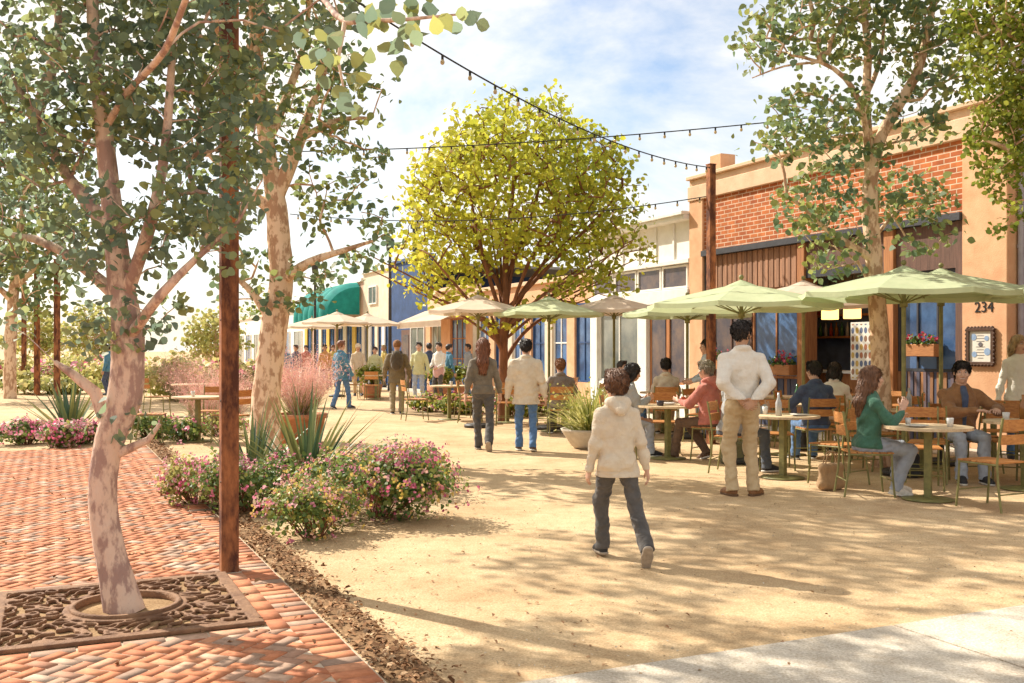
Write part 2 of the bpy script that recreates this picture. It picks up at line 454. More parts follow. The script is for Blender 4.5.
def person(label, pos, face=0.0, H=1.75, res=.012, seat=False, lean=0.0, twist=0.0, roll=0.0, head=(0, 0),
           armL=None, armR=None, legL=None, legR=None, top=None, topkind='shirt', hem=None, tuck=False, pants=None,
           shoe=SHOE_BLACK, sole=SOLE_W, hair='short', hairm=HAIR_DARK, skin=SKIN_FAIR, bulk=1.0, child=False, legw=1.0,
           short_sleeve=False, faced=True, seat_h=.46, smile=False, apron=None, group='people on the plaza', undershirt=None, legs_far=False):
    s = H / 1.75; hs = (1.30 if child else 1.06); hz = .93 if child else 1.0
    root = thing('person', label, 'person', pos, face, group)
    PZ = (seat_h + .085) / s if seat else .94
    P0 = V3(0, 0, PZ)
    Ml = np.array(Matrix.Rotation(-lean, 3, 'X') @ Matrix.Rotation(roll, 3, 'Y'))
    Mt = Ml @ np.array(Matrix.Rotation(twist, 3, 'Z'))
    def tp(x, y, z, tw=True): return (P0 + (Mt if tw else Ml) @ V3(x, y, z)) * s
    neck = tp(0, -.012, .525); hd = tp(0, .015, .685 if not child else .69)
    Mh = Mt @ np.array(Matrix.Rotation(head[0], 3, 'Z') @ Matrix.Rotation(head[1], 3, 'X'))
    def hp(x, y, z): return hd + Mh @ (V3(x, y, z) * s * hs)
    J = {}
    shx = .160 * bulk if not child else .148
    for sd in (-1, 1):
        sh = tp(sd * shx, -.01, .425); spec = (armL if sd < 0 else armR) or {}
        w = spec.get('w', (sd * .275, .045, .85) if not seat else (sd * .18, .36, .66))
        if spec.get('rel'): w = tuple(P0 + Mt @ V3(*w))
        el, wr_ = ik(sh, V3(*w) * s, .285 * s, .25 * s, spec.get('pole', (sd * .35, -1, -.15)))
        J[sd] = dict(sh=sh, el=el, wr=wr_, spec=spec)
        hip = tp(sd * .088, 0, -.035, False); ls = (legL if sd < 0 else legR) or {}
        a = ls.get('a', (sd * .10, -.02, .09) if not seat else (sd * .12, .43, .09))
        kn, an = ik(hip, V3(a[0], a[1], a[2] / s if a[2] < .1 else a[2]) * s, .425 * s, .42 * s, ls.get('pole', (sd * .12, 1, .05 if not seat else .8)))
        J[sd].update(hip=hip, kn=kn, an=an, ls=ls)
    lo = V3(9, 9, 9); hi = -lo
    for q in [neck, hd, hp(0, 0, .13), P0 * s] + [J[k][n] for k in J for n in ('sh', 'el', 'wr', 'hip', 'kn', 'an')]:
        lo = np.minimum(lo, q); hi = np.maximum(hi, q)
    lo = lo - .24 * s; hi = hi + .24 * s; lo[2] = max(lo[2], -.02)
    fl = (*(Mt @ V3(0, 1, 0)), 1.45)
    # body (one continuous surface)
    S = SDF(lo, hi, res)
    S.ell(tp(0, .005, .34), V3(.145, .10, .22) * s, .04, Mt); S.ell(tp(0, 0, .12), V3(.125, .088, .20) * s, .04, Mt); S.ell(P0 * s, V3(.14, .105, .14) * s, .04, Ml)
    for sd in (-1, 1): S.cone(tp(sd * .05, -.01, .47), J[sd]['sh'], .045 * s, .046 * s, .03)
    core = S.d.copy()
    S.cone(neck - (neck - tp(0, 0, .44)) * .6, hp(0, -.012, -.05), .060 * s * hz, .050 * s * hz, .03)
    for sd in (-1, 1):
        j = J[sd]
        S.chain([j['sh'], j['el'], j['wr']], [.041 * s, .031 * s, .025 * s], .02)
        S.chain([j['hip'], j['kn'], j['an']], [.062 * s, .038 * s, .028 * s], .03)
        fa = nrm(j['wr'] - j['el']); sp = j['spec']
        hand(S, j['wr'], np.array(sp.get('hd', fa), float), np.array(sp.get('pn', (-sd, .15, 0)), float), sd, s * (1.0 if not child else .98), sp.get('curl', .42), res)
    sc = s * hs
    S.ell(hp(0, -.014, .022), V3(.074, .092, .092) * sc, .03, Mh); S.ell(hp(0, .022, -.045), V3(.055, .066, .064) * sc, .035, Mh)
    S.cone(hp(0, .058, -.078), hp(0, .062, -.084), .022 * sc, .020 * sc, .03)
    S.cone(hp(0, .086, .012), hp(0, .104, -.026), .009 * sc, .0145 * sc, .012); S.cone(hp(-.012, .094, -.030), hp(.012, .094, -.030), .009 * sc, .009 * sc, .008)
    for sd in (-1, 1):
        S.ell(hp(sd * .030, .094, .014), V3(.017, .014, .011) * sc, .0, Mh, sub=True)
        S.cone(hp(sd * .03, .078, .034), hp(sd * .015, .084, .034), .010 * sc, .012 * sc, .012)
        S.ell(hp(sd * .077, -.004, -.004), V3(.010, .019, .031) * sc, .008, Mh); S.ell(hp(sd * .042, .062, -.022), V3(.024, .022, .022) * sc, .02, Mh)
    S.cone(hp(-.022, .082, -.058), hp(.022, .082, -.058), .009 * sc, .009 * sc, .012)
    body = S.build('body', skin, root)
    if faced:
        for sd in (-1, 1):
            e = MB(); e.ball(tuple(hp(sd * .030, .0745, .013)), .0125 * sc, 10, sq=(1.1, 1, .62)); eo = e.build('eye', EYE_W, root)
            e = MB(); e.ball(tuple(hp(sd * .030 + .001, .0825, .013)), .0062 * sc, 8); e.build('iris', EYE_D, eo)
            e = MB(); e.tube([tuple(hp(sd * .016, .092, .034)), tuple(hp(sd * .032, .0905, .039)), tuple(hp(sd * .047, .079, .034))], .0042 * sc, 6); e.build('eyebrow', EYE_D, root)
        c_ = .006 if smile else 0.0
        for a_, b_, c2 in ((.0935, -.054, 1.4), (.0925, -.0625, 2.6)):
            l = MB(); l.tube([tuple(hp(x, a_ - 14 * x * x, b_ + c_ * (abs(x) / .026) ** 2 * c2)) for x in (-.026, -.014, 0, .014, .026)], [.003, .005, .006, .005, .003], 6)
            l.build('lip', LIP, root)
        if smile:
            t = MB(); t.tube([tuple(hp(x, .0955 - 14 * x * x, -.0577 + .012 * (abs(x) / .026) ** 2)) for x in (-.020, -.01, 0, .01, .020)], .0042, 6); t.build('teeth', TEETH, root)
    # hair
    if hair != 'bald':
        b0 = hd - .36 * sc if hair != 'long' else hd - .62 * sc
        Hh = SDF(hd - V3(.26, .26, .56 if hair in ('long',) else .26) * sc, hd + V3(.26, .26, .26) * sc, min(res, .010))
        Hh.ell(hp(0, -.018, .030), V3(.087, .104, .098) * sc, .02, Mh)
        f_ = Mh @ V3(0, 1, 0); up = Mh @ V3(0, 0, 1)
        Hh.ell(hp(0, .100, -.040), V3(.100, .088, .108) * sc, .0, Mh, sub=True)       # the face stays free
        if hair == 'short':
            Hh.keep(-up, hp(0, 0, -.062)); 
            for sd in (-1, 1): Hh.ell(hp(sd * .085, .012, -.035), V3(.03, .040, .045) * sc, 0, Mh, sub=True)
            Hh.cone(hp(-.045, .050, .102), hp(.040, .055, .104), .020 * sc, .022 * sc, .03)
            Hh.cone(hp(0, -.09, .02), hp(0, -.082, -.048), .024 * sc, .016 * sc, .03)
        elif hair == 'cap':
            Hh.keep(-up, hp(0, 0, -.03)); Hh.ell(hp(0, .02, .06), V3(.086, .10, .075) * sc, .03, Mh); Hh.cone(hp(-.03, .12, .045), hp(.03, .12, .045), .02 * sc, .02 * sc, .03)
        else:
            for sd in (-1, 1):
                Hh.chain([hp(sd * .072, -.005, .03), hp(sd * .080, -.012, -.06), hp(sd * .070, -.045, -.13)], [.022 * sc, .024 * sc, .026 * sc], .03)
            Hh.cone(hp(0, -.085, .02), hp(0, -.085, -.08), .05 * sc, .055 * sc, .04)
        if hair == 'long':
            dn = V3(0, 0, -1) * s; bk = Mt @ V3(0, -1, 0) * s; rt = Mt @ V3(1, 0, 0) * s
            st = hp(0, -.075, -.05)
            for k in (-1, 0, 1):
                e1 = st + dn * .20 + bk * .055 + rt * .045 * k; e2 = st + dn * .36 + bk * .060 + rt * .035 * k
                Hh.chain([st + rt * .04 * k, e1, e2], [.048 * s, .042 * s, .018 * s], .04)
        if hair == 'bun': Hh.ell(hp(0, -.13, .05), V3(.045, .045, .042) * sc, .02, Mh)
        def hn(x, y, z):
            a = np.arctan2(x - hd[0], y - hd[1]); return .0035 * np.sin(34 * a + 3 * np.sin(9 * z * 4)) + .003 * np.sin(61 * a + 40 * z) + .002 * np.sin(90 * x + 60 * y)
        Hh.disp(hn)
        ho = Hh.build('hair' if hair != 'cap' else 'cap', hairm, root)
        if hair != 'cap' and res <= .0105:
            me = ho.data; nv = len(me.vertices); co = np.zeros(nv * 3, np.float32); me.vertices.foreach_get('co', co); co = co.reshape(-1, 3)
            no = np.zeros(nv * 3, np.float32); me.vertices.foreach_get('normal', no); no = no.reshape(-1, 3)
            ii = rng.choice(nv, min(nv, 1500)); P = co[ii].astype(float); Nn = no[ii].astype(float)
            crown = hp(.01, -.03, .125); dn = (P - crown) * .6 + np.array([0, 0, -.075]) + rng.normal(size=P.shape) * .035
            if hair == 'short': dn[:, 0] += .03
            dn -= Nn * (dn * Nn).sum(1)[:, None] * .85; dn /= np.linalg.norm(dn, axis=1)[:, None] + 1e-9
            L_ = rng.uniform(.016, .038, (len(P), 1)) * s * (1.7 if hair == 'long' else 1); sd_ = np.cross(dn, Nn); sd_ /= np.linalg.norm(sd_, axis=1)[:, None] + 1e-9
            w_ = .0035 * s; a_ = P - Nn * .003; hl_ = .3 if hair == 'long' else 1.0; b_ = P + dn * L_ * .6 + Nn * .006 * s * hl_; c2_ = P + dn * L_ + Nn * .003 * s * hl_
            vs_ = np.stack([a_ - sd_ * w_, a_ + sd_ * w_, b_ + sd_ * w_ * .8, c2_, b_ - sd_ * w_ * .8], 1).reshape(-1, 3)
            link_mesh('hair_strands', np_mesh('hair_strands', vs_, np.arange(len(P) * 5).reshape(-1, 5)), hairm, ho)
    # trousers
    ru = Ml @ V3(0, 0, 1)
    Q = SDF(lo, hi, res)
    Q.ell(tp(0, -.006, -.015, False), V3(.153, .122, .135) * s, .03, Ml)
    Q.ell(tp(0, 0, .07, False), V3(.140, .108, .11) * s, .04, Ml)
    for sd in (-1, 1):
        j = J[sd]; an2 = j['an'] + nrm(j['an'] - j['kn']) * .03 * s
        Q.ell(tp(sd * .068, -.058, -.05, False), V3(.078, .075, .085) * s, .03, Ml)
        Q.cone(j['hip'], j['kn'], .088 * s, .064 * s * legw, .03); Q.cone(j['kn'], an2, .064 * s * legw, .060 * s * legw, .02)
        ds = nrm(an2 - j['kn'])
    Q.disp(wrinkles(.008 * s, 22 / s)); Q.disp(wrinkles(.0065 * s, 42 / s, 1.3))
    for sd in (-1, 1):
        j = J[sd]; ds = nrm(j['an'] - j['kn'])
        # open the trouser end just above the shoe
        x, y, z = Q.ax[0][:, None, None], Q.ax[1][None, :, None], Q.ax[2][None, None, :]
        e0 = j['an'] + ds * .042 * s; pl = (x - e0[0]) * ds[0] + (y - e0[1]) * ds[1] + (z - e0[2]) * ds[2]
        near = ((x - e0[0]) ** 2 + (y - e0[1]) ** 2 + (z - e0[2]) ** 2) < (.16 * s) ** 2
        Q.d = np.where(near, np.maximum(Q.d, pl), Q.d).astype(np.float32)
    Q.keep(ru, tp(0, 0, .10 if tuck else .06, False))
    Q.build('trousers', pants, root)
    # top
    T = SDF(lo, hi, res); jk = topkind in ('jacket', 'hoodie'); ex = 1.07 if jk else 1.0; ex *= bulk
    T.ell(tp(0, .004, .305), V3(.168, .120, .215) * s * ex, .03, Mt)
    ff = (*(Ml @ V3(0, 1, 0)), 1.30)
    T.cone(tp(0, .004, .25), tp(0, .004, .06), .150 * s * ex, .150 * s * ex, .05, ff); T.cone(tp(0, .002, .06), tp(0, -.004, -.26, False), .150 * s * ex, .182 * s * ex, .05, ff)
    for sd in (-1, 1):
        j = J[sd]
        T.cone(tp(sd * .035, -.015, .480), j['sh'] + V3(0, 0, .004), .042 * s, .056 * s * ex, .04)
        cut = .38 if short_sleeve else .965
        wr2 = j['el'] + (j['wr'] - j['el']) * (cut if not short_sleeve else .05)
        T.cone(j['sh'], j['el'], .063 * s * ex, .055 * s * ex, .025)
        if not short_sleeve:
            T.cone(j['el'], wr2, .058 * s * ex, .038 * s * ex, .02)
            if jk: T.cone(j['el'] + (j['wr'] - j['el']) * .93, j['el'] + (j['wr'] - j['el']) * .97, .043 * s, .041 * s, .004)
    T.disp(wrinkles(.012 * s, 20 / s)); T.disp(wrinkles(.0055 * s, 38 / s, .9))
    ru = Ml @ V3(0, 0, 1); rf = Mt @ V3(0, 1, 0)
    hz_ = hem if hem is not None else (.03 if tuck else -.13)
    if seat and hem is None: hz_ = -.055
    if topkind == 'hoodie':
        ring = [neck + (Mt @ V3(.088 * sin(a), .080 * cos(a) - .01, .018 + .022 * cos(a + pi))) * s for a in np.linspace(0, 2 * pi, 17)]
        T.chain(ring, [.028 * s] * 17, .02); T.chain([neck + Mt @ V3(-.085, -.075, .0) * s, neck + Mt @ V3(0, -.145, -.065) * s, neck + Mt @ V3(.085, -.075, .0) * s], [.03 * s, .038 * s, .03 * s], .03)
        T.chain([neck + Mt @ V3(-.05, -.10, .01) * s, neck + Mt @ V3(0, -.125, -.02) * s, neck + Mt @ V3(.05, -.10, .01) * s], [.03 * s, .03 * s, .03 * s], .02)
    else:
        ring = [neck + (Mt @ V3(.062 * sin(a), .058 * cos(a) - .002, .004 + .014 * cos(a + pi))) * s for a in np.linspace(0, 2 * pi, 15)]
        T.chain(ring, [.019 * s] * 15, .03)
    if jk and not seat:
        # ribbed waistband stands slightly proud
        pass
    T.d = np.minimum(T.d, core - .012 * s)
    if not tuck:
        qd = Q.d - .010 * s
        if seat: qd = np.maximum(qd, T.ax[1][None, :, None] - (P0[1] + .09) * s)
        T.d = np.minimum(T.d, qd).astype(np.float32)
    if jk and not seat:
        Wb = SDF(lo, hi, res); Wb.d = T.d - .005 * s; Wb.keep(-ru, tp(0, 0, hz_ - .004, False)); Wb.keep(ru, tp(0, 0, hz_ + .05, False))
        for sd in (-1, 1):                                   # the band goes round the hips, not round the sleeves
            j = J[sd]
            for q_ in (j['el'], j['wr']): Wb.ell(q_, V3(.075, .075, .16) * s, 0, None, sub=True)
        Wb.build('waistband', top, root)
    T.keep(-ru, tp(0, 0, hz_, False))
    if topkind == 'open':
        pass
    tname = {'shirt': 'shirt', 'jacket': 'jacket', 'hoodie': 'hoodie', 'sweater': 'sweater', 'open': 'jacket'}[topkind]
    to = T.build(tname, top, root)
    if undershirt is not None:
        S2 = MB(); pts = [tp(0, .150 * bulk, .46), tp(0, .152 * bulk, .36), tp(0, .147 * bulk, .2)]
        c0 = [neck + Mt @ V3(0, .068, -.005) * s, tp(0, .128 * ex, .43), tp(0, .1375 * ex, .36), tp(0, .131 * ex, .24), tp(0, .130 * ex, .1)]
        S2.tube([tuple(p) for p in c0], [.036 * s, .040 * s, .034 * s, .026 * s, .02 * s], 10); S2.build('undershirt', undershirt, root)
    if tuck:
        m = MB(); m.tube([tuple(tp(.150 * sin(a), .116 * cos(a), .088, False)) for a in np.linspace(0, 2 * pi, 25)], .019 * s, 6, cap=False); m.build('belt', BELT, root)
    for sd in (-1, 1):
        j = J[sd]; ls = j['ls']; yaw = ls.get('yaw', -sd * .16); pit = ls.get('pitch', 0.0)
        M = Matrix.Translation(Vector(j['an'])) @ Matrix.Rotation(yaw, 4, 'Z') @ Matrix.Rotation(pit, 4, 'X')
        Mn = np.array(M)
        v, f = shoe_mesh(False, min(res, .009), s * (1.06 if child else 1), 'sneaker')
        o = link_mesh('shoe', np_mesh('shoe', v @ Mn[:3, :3].T + Mn[:3, 3], f), shoe, root, True)
        v, f = shoe_mesh(True, min(res, .009), s * (1.06 if child else 1), 'sneaker')
        link_mesh('sole', np_mesh('sole', v @ Mn[:3, :3].T + Mn[:3, 3], f), sole, o, True)
    if apron is not None:
        A = SDF(lo, hi, res); A.ell(tp(0, .02, -.06, False), V3(.185, .145, .28) * s, .03, Ml); A.keep(ru, tp(0, 0, .12, False)); A.keep(-ru, tp(0, 0, -.24, False)); A.build('apron', apron, root)
    return root
# ------------------------------------------------------------------ foliage
LEAF_SHAPE = [(0, -.5), (.28, -.36), (.42, -.08), (.30, .24), (.10, .46), (0, .62), (-.10, .46), (-.30, .24), (-.42, -.08), (-.28, -.36)]
LEAF6 = [(0, -.5), (.36, -.22), (.36, .2), (0, .52), (-.36, .2), (-.36, -.22)]
def leaves_mesh(name, cen, nor, size, tint, mat, parent, shape=LEAF6, cup=.12, updir=None):
    cen = np.asarray(cen, float); N = len(cen); nor = np.asarray(nor, float)
    nor /= np.linalg.norm(nor, axis=1)[:, None] + 1e-9
    r = rng.normal(size=(N, 3)) if updir is None else np.asarray(updir, float) + rng.normal(size=(N, 3)) * .15
    a = r - nor * (r * nor).sum(1)[:, None]; a /= np.linalg.norm(a, axis=1)[:, None] + 1e-9
    b = np.cross(nor, a); sz = np.asarray(size, float).reshape(-1, 1) * np.ones((N, 1))
    vs = []
    for (x, y) in shape: vs.append(cen + (b * x + a * y + nor * (abs(x) * cup * 2 - y * y * cup * 1.6)) * sz)
    k = len(shape); vs = np.stack(vs, 1).reshape(-1, 3)
    return link_mesh(name, np_mesh(name, vs, np.arange(N * k).reshape(N, k), tint), mat, parent)
def leafmat(name, cols, trans=.35, rough=.5):
    n = len(cols)
    return pm(name, (1, 1, 1), (.72, .74, .72), scale=3, rough=rough, spec=.35, trans=trans,
              tint=[(i / max(1, n - 1), c) for i, c in enumerate(cols)])
LEAF_GREY = leafmat('leaf_grey_green', [(.15, .215, .18), (.22, .30, .21), (.31, .38, .20), (.46, .47, .15), (.62, .53, .16)], trans=.58)
LEAF_MID = leafmat('leaf_mid_green', [(.13, .20, .14), (.20, .28, .14), (.32, .36, .12), (.46, .45, .12), (.60, .52, .13)], trans=.55)
LEAF_YEL = leafmat('leaf_yellow', [(.22, .27, .04), (.38, .42, .05), (.56, .56, .06), (.68, .64, .08), (.78, .70, .12)], trans=.5)
LEAF_LIME = leafmat('leaf_lime', [(.13, .19, .03), (.26, .31, .04), (.42, .42, .06), (.56, .51, .09)], trans=.45)
LEAF_SHRUB = leafmat('leaf_shrub', [(.10, .18, .06), (.19, .28, .08), (.32, .38, .09), (.52, .48, .11)], trans=.45)
LEAF_HEDGE = leafmat('leaf_hedge', [(.28, .33, .10), (.46, .45, .14), (.64, .56, .20), (.76, .62, .28)], trans=.5)
PETAL = leafmat('petal', [(.74, .14, .28), (.80, .28, .40), (.84, .48, .52), (.84, .56, .22), (.84, .66, .14), (.70, .14, .34)], trans=.42)
PETAL_RED = leafmat('petal_red', [(.60, .03, .06), (.70, .08, .14), (.75, .2, .25)], trans=.3)
PLUME = leafmat('plume_pink', [(.74, .30, .28), (.80, .42, .38), (.84, .54, .46), (.84, .62, .46)], trans=.4, rough=.9)
BLADE = leafmat('blade_agave', [(.05, .10, .07), (.11, .17, .09), (.22, .26, .10), (.42, .42, .16)], trans=.15)
BLADE_Y = leafmat('blade_yellow', [(.16, .22, .05), (.34, .36, .08), (.58, .54, .16), (.72, .66, .30)], trans=.4)
BLADE_G = leafmat('blade_green', [(.10, .15, .04), (.22, .26, .07), (.36, .36, .12)], trans=.3)
BARK = pm('bark_pale', (.66, .48, .37), (.36, .23, .19), scale=12, rough=.85, bump=1.0, bscale=18, lo=.45, hi=.54, stretch=(1, 1, .45), detail=7)
BARK_O = pm('bark_peach', (.74, .54, .37), (.42, .25, .15), scale=10, rough=.85, bump=.8, bscale=18, lo=.44, hi=.53, stretch=(1, 1, .5), detail=7)
BARK_R = pm('bark_red_brown', (.30, .13, .065), (.15, .065, .035), scale=8, rough=.85, bump=.6, bscale=24, stretch=(1, 1, .3))

def dense(pts, rads, step):
    P, Rr = [np.array(pts[0], float)], [rads[0]]
    pts = [np.array(p, float) for p in pts]
    n = len(pts)
    for i in range(n - 1):
        p0, p1, p2, p3 = pts[max(i - 1, 0)], pts[i], pts[i + 1], pts[min(i + 2, n - 1)]
        m = max(1, int(np.linalg.norm(p2 - p1) / step))
        for j in range(1, m + 1):
            t = j / m
            P.append(.5 * (2 * p1 + (p2 - p0) * t + (2 * p0 - 5 * p1 + 4 * p2 - p3) * t * t + (3 * p1 - p0 - 3 * p2 + p3) * t ** 3))
            Rr.append(rads[i] + (rads[i + 1] - rads[i]) * t)
    return P, Rr
def tree(label, base, trunk, trunk_r, limbs, blobs, nclump, per, clump_r, leaf, lmat, bmat, mind=.2, tintf=None,
         group=None, rtip=.006, sunny=0.0, shape=LEAF6, nt=12, name='tree', flatten=.8, tbias=.0, extra=None):
    """trunk and limbs are given as world points; twigs grow from them to leaf clumps spread through the crown blobs."""
    base = np.array(base, float)
    root = thing(name, label, 'tree', tuple(base), 0, group)
    m = MB(); nodes, nrad, npar = [], [], []
    def addline(pts, rads, parent, n, step=.18, wob=.0):
        P, Rr = dense(pts, rads, step); first = True
        for p, r in zip(P, Rr):
            nodes.append(p); nrad.append(r); npar.append(parent if first else len(nodes) - 2); first = False
        wr_ = [r * (1 + wob * rng.normal()) for r in Rr]
        m.tube([tuple(p - base) for p in P], wr_, n, lump=.07 if n > 10 else .05)
    addline(trunk, trunk_r, -1, nt, step=.11, wob=.015)
    for pts, rads in limbs:
        A = np.array(nodes); q = int(np.argmin(((A - np.array(pts[0])) ** 2).sum(1)))
        addline([nodes[q]] + list(pts[1:]), rads, q, 9, step=.14, wob=.03)
    nfix = len(nodes)
    # clump centres
    C = []; tot = sum(b[1][0] * b[1][1] * b[1][2] for b in blobs); tries = 0
    wts = np.array([b[1][0] * b[1][1] * b[1][2] * (b[2] if len(b) > 2 else 1) for b in blobs]); wts /= wts.sum()
    while len(C) < nclump and tries < nclump * 40:
        tries += 1
        b = blobs[rng.choice(len(blobs), p=wts)]
        u = rng.normal(size=3); u /= np.linalg.norm(u); u *= rng.uniform(0.12, 1) ** (1 / 2.6)
        p = np.array(b[0], float) + u * np.array(b[1], float)
        if C and (((np.array(C) - p) ** 2).sum(1).min() < mind * mind): continue
        C.append(p)
    C = np.array(C)
    A0 = np.array(nodes); dist = np.sqrt(((C[:, None, :] - A0[None]) ** 2).sum(2)).min(1)
    NP = np.zeros((nfix + len(C) * 8, 3)); NP[:nfix] = A0; nn = nfix
    par = list(npar); cnt = np.zeros(nfix + len(C) * 8); branches = []
    for ci in np.argsort(dist):
        c = C[ci]; dv = c - NP[:nn]; L = np.sqrt((dv ** 2).sum(1)) + 1e-6
        cost = L * (1 + .7 * np.maximum(0, .25 - dv[:, 2] / L)); q = int(np.argmin(cost))
        a = NP[q]; ln = L[q]; k = int(np.clip(ln / .22, 2, 7))
        mid = (a + c) / 2 + np.array([0, 0, .12 * ln]) + rng.normal(size=3) * .09 * ln
        br = [q]; prev = q
        for j in range(1, k + 1):
            t = j / k; p = a * (1 - t) ** 2 + 2 * mid * t * (1 - t) + c * t * t
            NP[nn] = p; par.append(prev); prev = nn; br.append(nn); nn += 1
        j = prev
        while j >= nfix: cnt[j] += 1; j = par[j]
        branches.append(br)
    for br in branches:
        rr = [rtip * max(1, cnt[i]) ** .5 for i in br[1:]]; rr = [min(rr[0] * 1.15, .05 + rr[0])] + rr
        m.tube([tuple(NP[i] - base) for i in br], rr, 5, cap=False)
    m.build('trunk', bmat, root)
    # leaves
    N = len(C) * per
    ci = np.repeat(np.arange(len(C)), per)
    u = rng.normal(size=(N, 3)); u /= np.linalg.norm(u, axis=1)[:, None]; u *= (rng.uniform(0, 1, N) ** .45)[:, None]
    rad = clump_r * rng.uniform(.65, 1.25, len(C))[ci]
    P = C[ci] + u * rad[:, None] * np.array([1, 1, flatten])
    nor = u * .5 + rng.normal(size=(N, 3)) * .6 + np.array([0, -.12, .25])
    ctint = rng.uniform(0, 1, len(C))[ci]
    tint = np.clip(.32 * ctint + .42 * rng.uniform(0, 1, N) + tbias, 0, 1)
    if tintf: tint = np.clip(tintf(P, tint), 0, 1)
    size = leaf * rng.uniform(.65, 1.3, N)
    if extra is not None:
        P = np.concatenate([P, extra[0]]); nor = np.concatenate([nor, extra[1]]); size = np.concatenate([size, extra[2]]); tint = np.concatenate([tint, extra[3]])
    leaves_mesh('crown', P - base, nor, size, tint, lmat, root, shape)
    return root

def shrub(label, c, rx, ry, h, nleaf, nflow, leaf, lmat, pmat, rot=0, group=None, name='flowering_shrub', cat='shrub', fl=.028, tb=0.0, nst=26, mounds=5, ftint=(0, 1)):
    root = thing(name, label, cat, c, rot, group)
    cs = [(rng.uniform(-.62, .62) * rx, rng.uniform(-.62, .62) * ry, rng.uniform(.62, 1.0) * h, rng.uniform(.42, .7)) for _ in range(mounds)]
    def sample(n, shell):
        out = []
        while len(out) < n:
            k = cs[rng.integers(len(cs))]
            u = rng.normal(size=3); u /= np.linalg.norm(u); u[2] = abs(u[2]) if rng.uniform() < .75 else u[2]
            r = rng.uniform(shell, 1.0) * (1 + .12 * rng.normal())
            p = np.array([k[0] + u[0] * r * rx * k[3], k[1] + u[1] * r * ry * k[3], k[2] * .45 + u[2] * r * k[2] * .55])
            if p[2] > .015: out.append((p, u))
        return np.array([o[0] for o in out]), np.array([o[1] for o in out])
    m = MB()
    P, u = sample(nst, .85)
    for p in P:
        m.tube([(p[0] * .25, p[1] * .25, 0), (p[0] * .6, p[1] * .6, p[2] * .6), tuple(p * 1.03)], [.007, .005, .002], 4, cap=False)
    m.build('stems', BARK_R, root)
    P, u = sample(nleaf, .45)
    leaves_mesh('foliage', P, u + rng.normal(size=P.shape) * .6 + np.array([0, 0, .3]), leaf * rng.uniform(.6, 1.35, len(P)),
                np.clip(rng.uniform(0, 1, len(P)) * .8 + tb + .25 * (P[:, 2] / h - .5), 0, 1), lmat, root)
    if nflow:
        Pc, u = sample(nflow, .9)
        k = 6; P = np.repeat(Pc, k, 0) + rng.normal(size=(nflow * k, 3)) * fl * .55; un = np.repeat(u, k, 0)
        ti = np.repeat(rng.uniform(ftint[0], ftint[1], nflow), k) + rng.normal(size=nflow * k) * .05
        leaves_mesh('blossom', P + un * .015, un + rng.normal(size=P.shape) * .5, fl * rng.uniform(.7, 1.2, len(P)), np.clip(ti, 0, 1), pmat, root)
    return root
def blades(n, L, w, spread, droop, z0=0.0, r0=.06, seg=5, zjit=.3):
    """ribbon leaves of a rosette or grass tuft: returns verts, faces, tint"""
    vs, fs, ts = [], [], []
    for i in range(n):
        az = rng.uniform(0, 2 * pi); el = R(rng.uniform(*spread)); ln = L * rng.uniform(.65, 1.1)
        p = np.array([r0 * cos(az) * rng.uniform(0, 1), r0 * sin(az) * rng.uniform(0, 1), z0])
        az += rng.normal() * .25; side = np.array([-sin(az), cos(az), 0]) ; t = rng.uniform(0, 1); b0 = len(vs); e = el
        for j in range(seg + 1):
            f = j / seg; ww = w * (0.75 + .5 * math.sin(pi * min(f * 1.5, 1)) * .5) * (1 - f ** 2.2) + .0008
            up = np.array([-cos(az) * sin(e), -sin(az) * sin(e), cos(e)])
            vs += [p - side * ww / 2 + up * ww * .18, p.copy(), p + side * ww / 2 + up * ww * .18]
            p = p + np.array([cos(az) * cos(e), sin(az) * cos(e), sin(e)]) * ln / seg
            e -= R(droop) * (0.35 + f) * rng.uniform(.6, 1.3) / seg
        for j in range(seg):
            a = b0 + j * 3
            fs += [(a, a + 1, a + 4, a + 3), (a + 1, a + 2, a + 5, a + 4)]; ts += [t, min(1, t + .15)]
    return np.array(vs), np.array(fs), ts
def blade_obj(name, mat, parent, *a, **k):
    v, f, t = blades(*a, **k)
    return link_mesh(name, np_mesh(name, v, f, t), mat, parent)
def agave(label, c, n=46, L=.85, w=.06, group=None, spread=(35, 88), droop=18):
    root = thing('agave', label, 'agave', c, rng.uniform(0, 6), group)
    blade_obj('leaf_rosette', BLADE, root, n, L, w, spread, droop)
    return root
def muhly(label, c, h=1.1, n=500, group=None, spread=(48, 88)):
    root = thing('pink_grass', label, 'grass clump', c, 0, group)
    blade_obj('green_blades', BLADE_G, root, 170, h * .62, .012, (35, 85), 55, r0=.16)
    v, f, t = blades(n, h, .004, spread, 22, r0=.16, seg=4); 
    vs, fs, ts = list(v), [tuple(q) for q in f], list(t)
    # feathery heads
    seg = 5; nb = len(v) // (seg * 3)
    P, Nn, S_, T_ = [], [], [], []
    for i in range(nb):
        tipn = v[i * 15 + 13]; mid = v[i * 15 + 7]
        for j in range(9):
            f_ = rng.uniform(.05, 1.12); P.append(mid + (tipn - mid) * f_ + rng.normal(size=3) * .028); Nn.append(rng.normal(size=3)); S_.append(rng.uniform(.018, .042)); T_.append(rng.uniform(0, 1))
    link_mesh('flower_stalks', np_mesh('flower_stalks', v, f, t), PLUME, root)
    leaves_mesh('plumes', np.array(P), np.array(Nn), np.array(S_), T_, PLUME, root, shape=[(0, -.9), (.14, 0), (0, .9), (-.14, 0)])
    return root
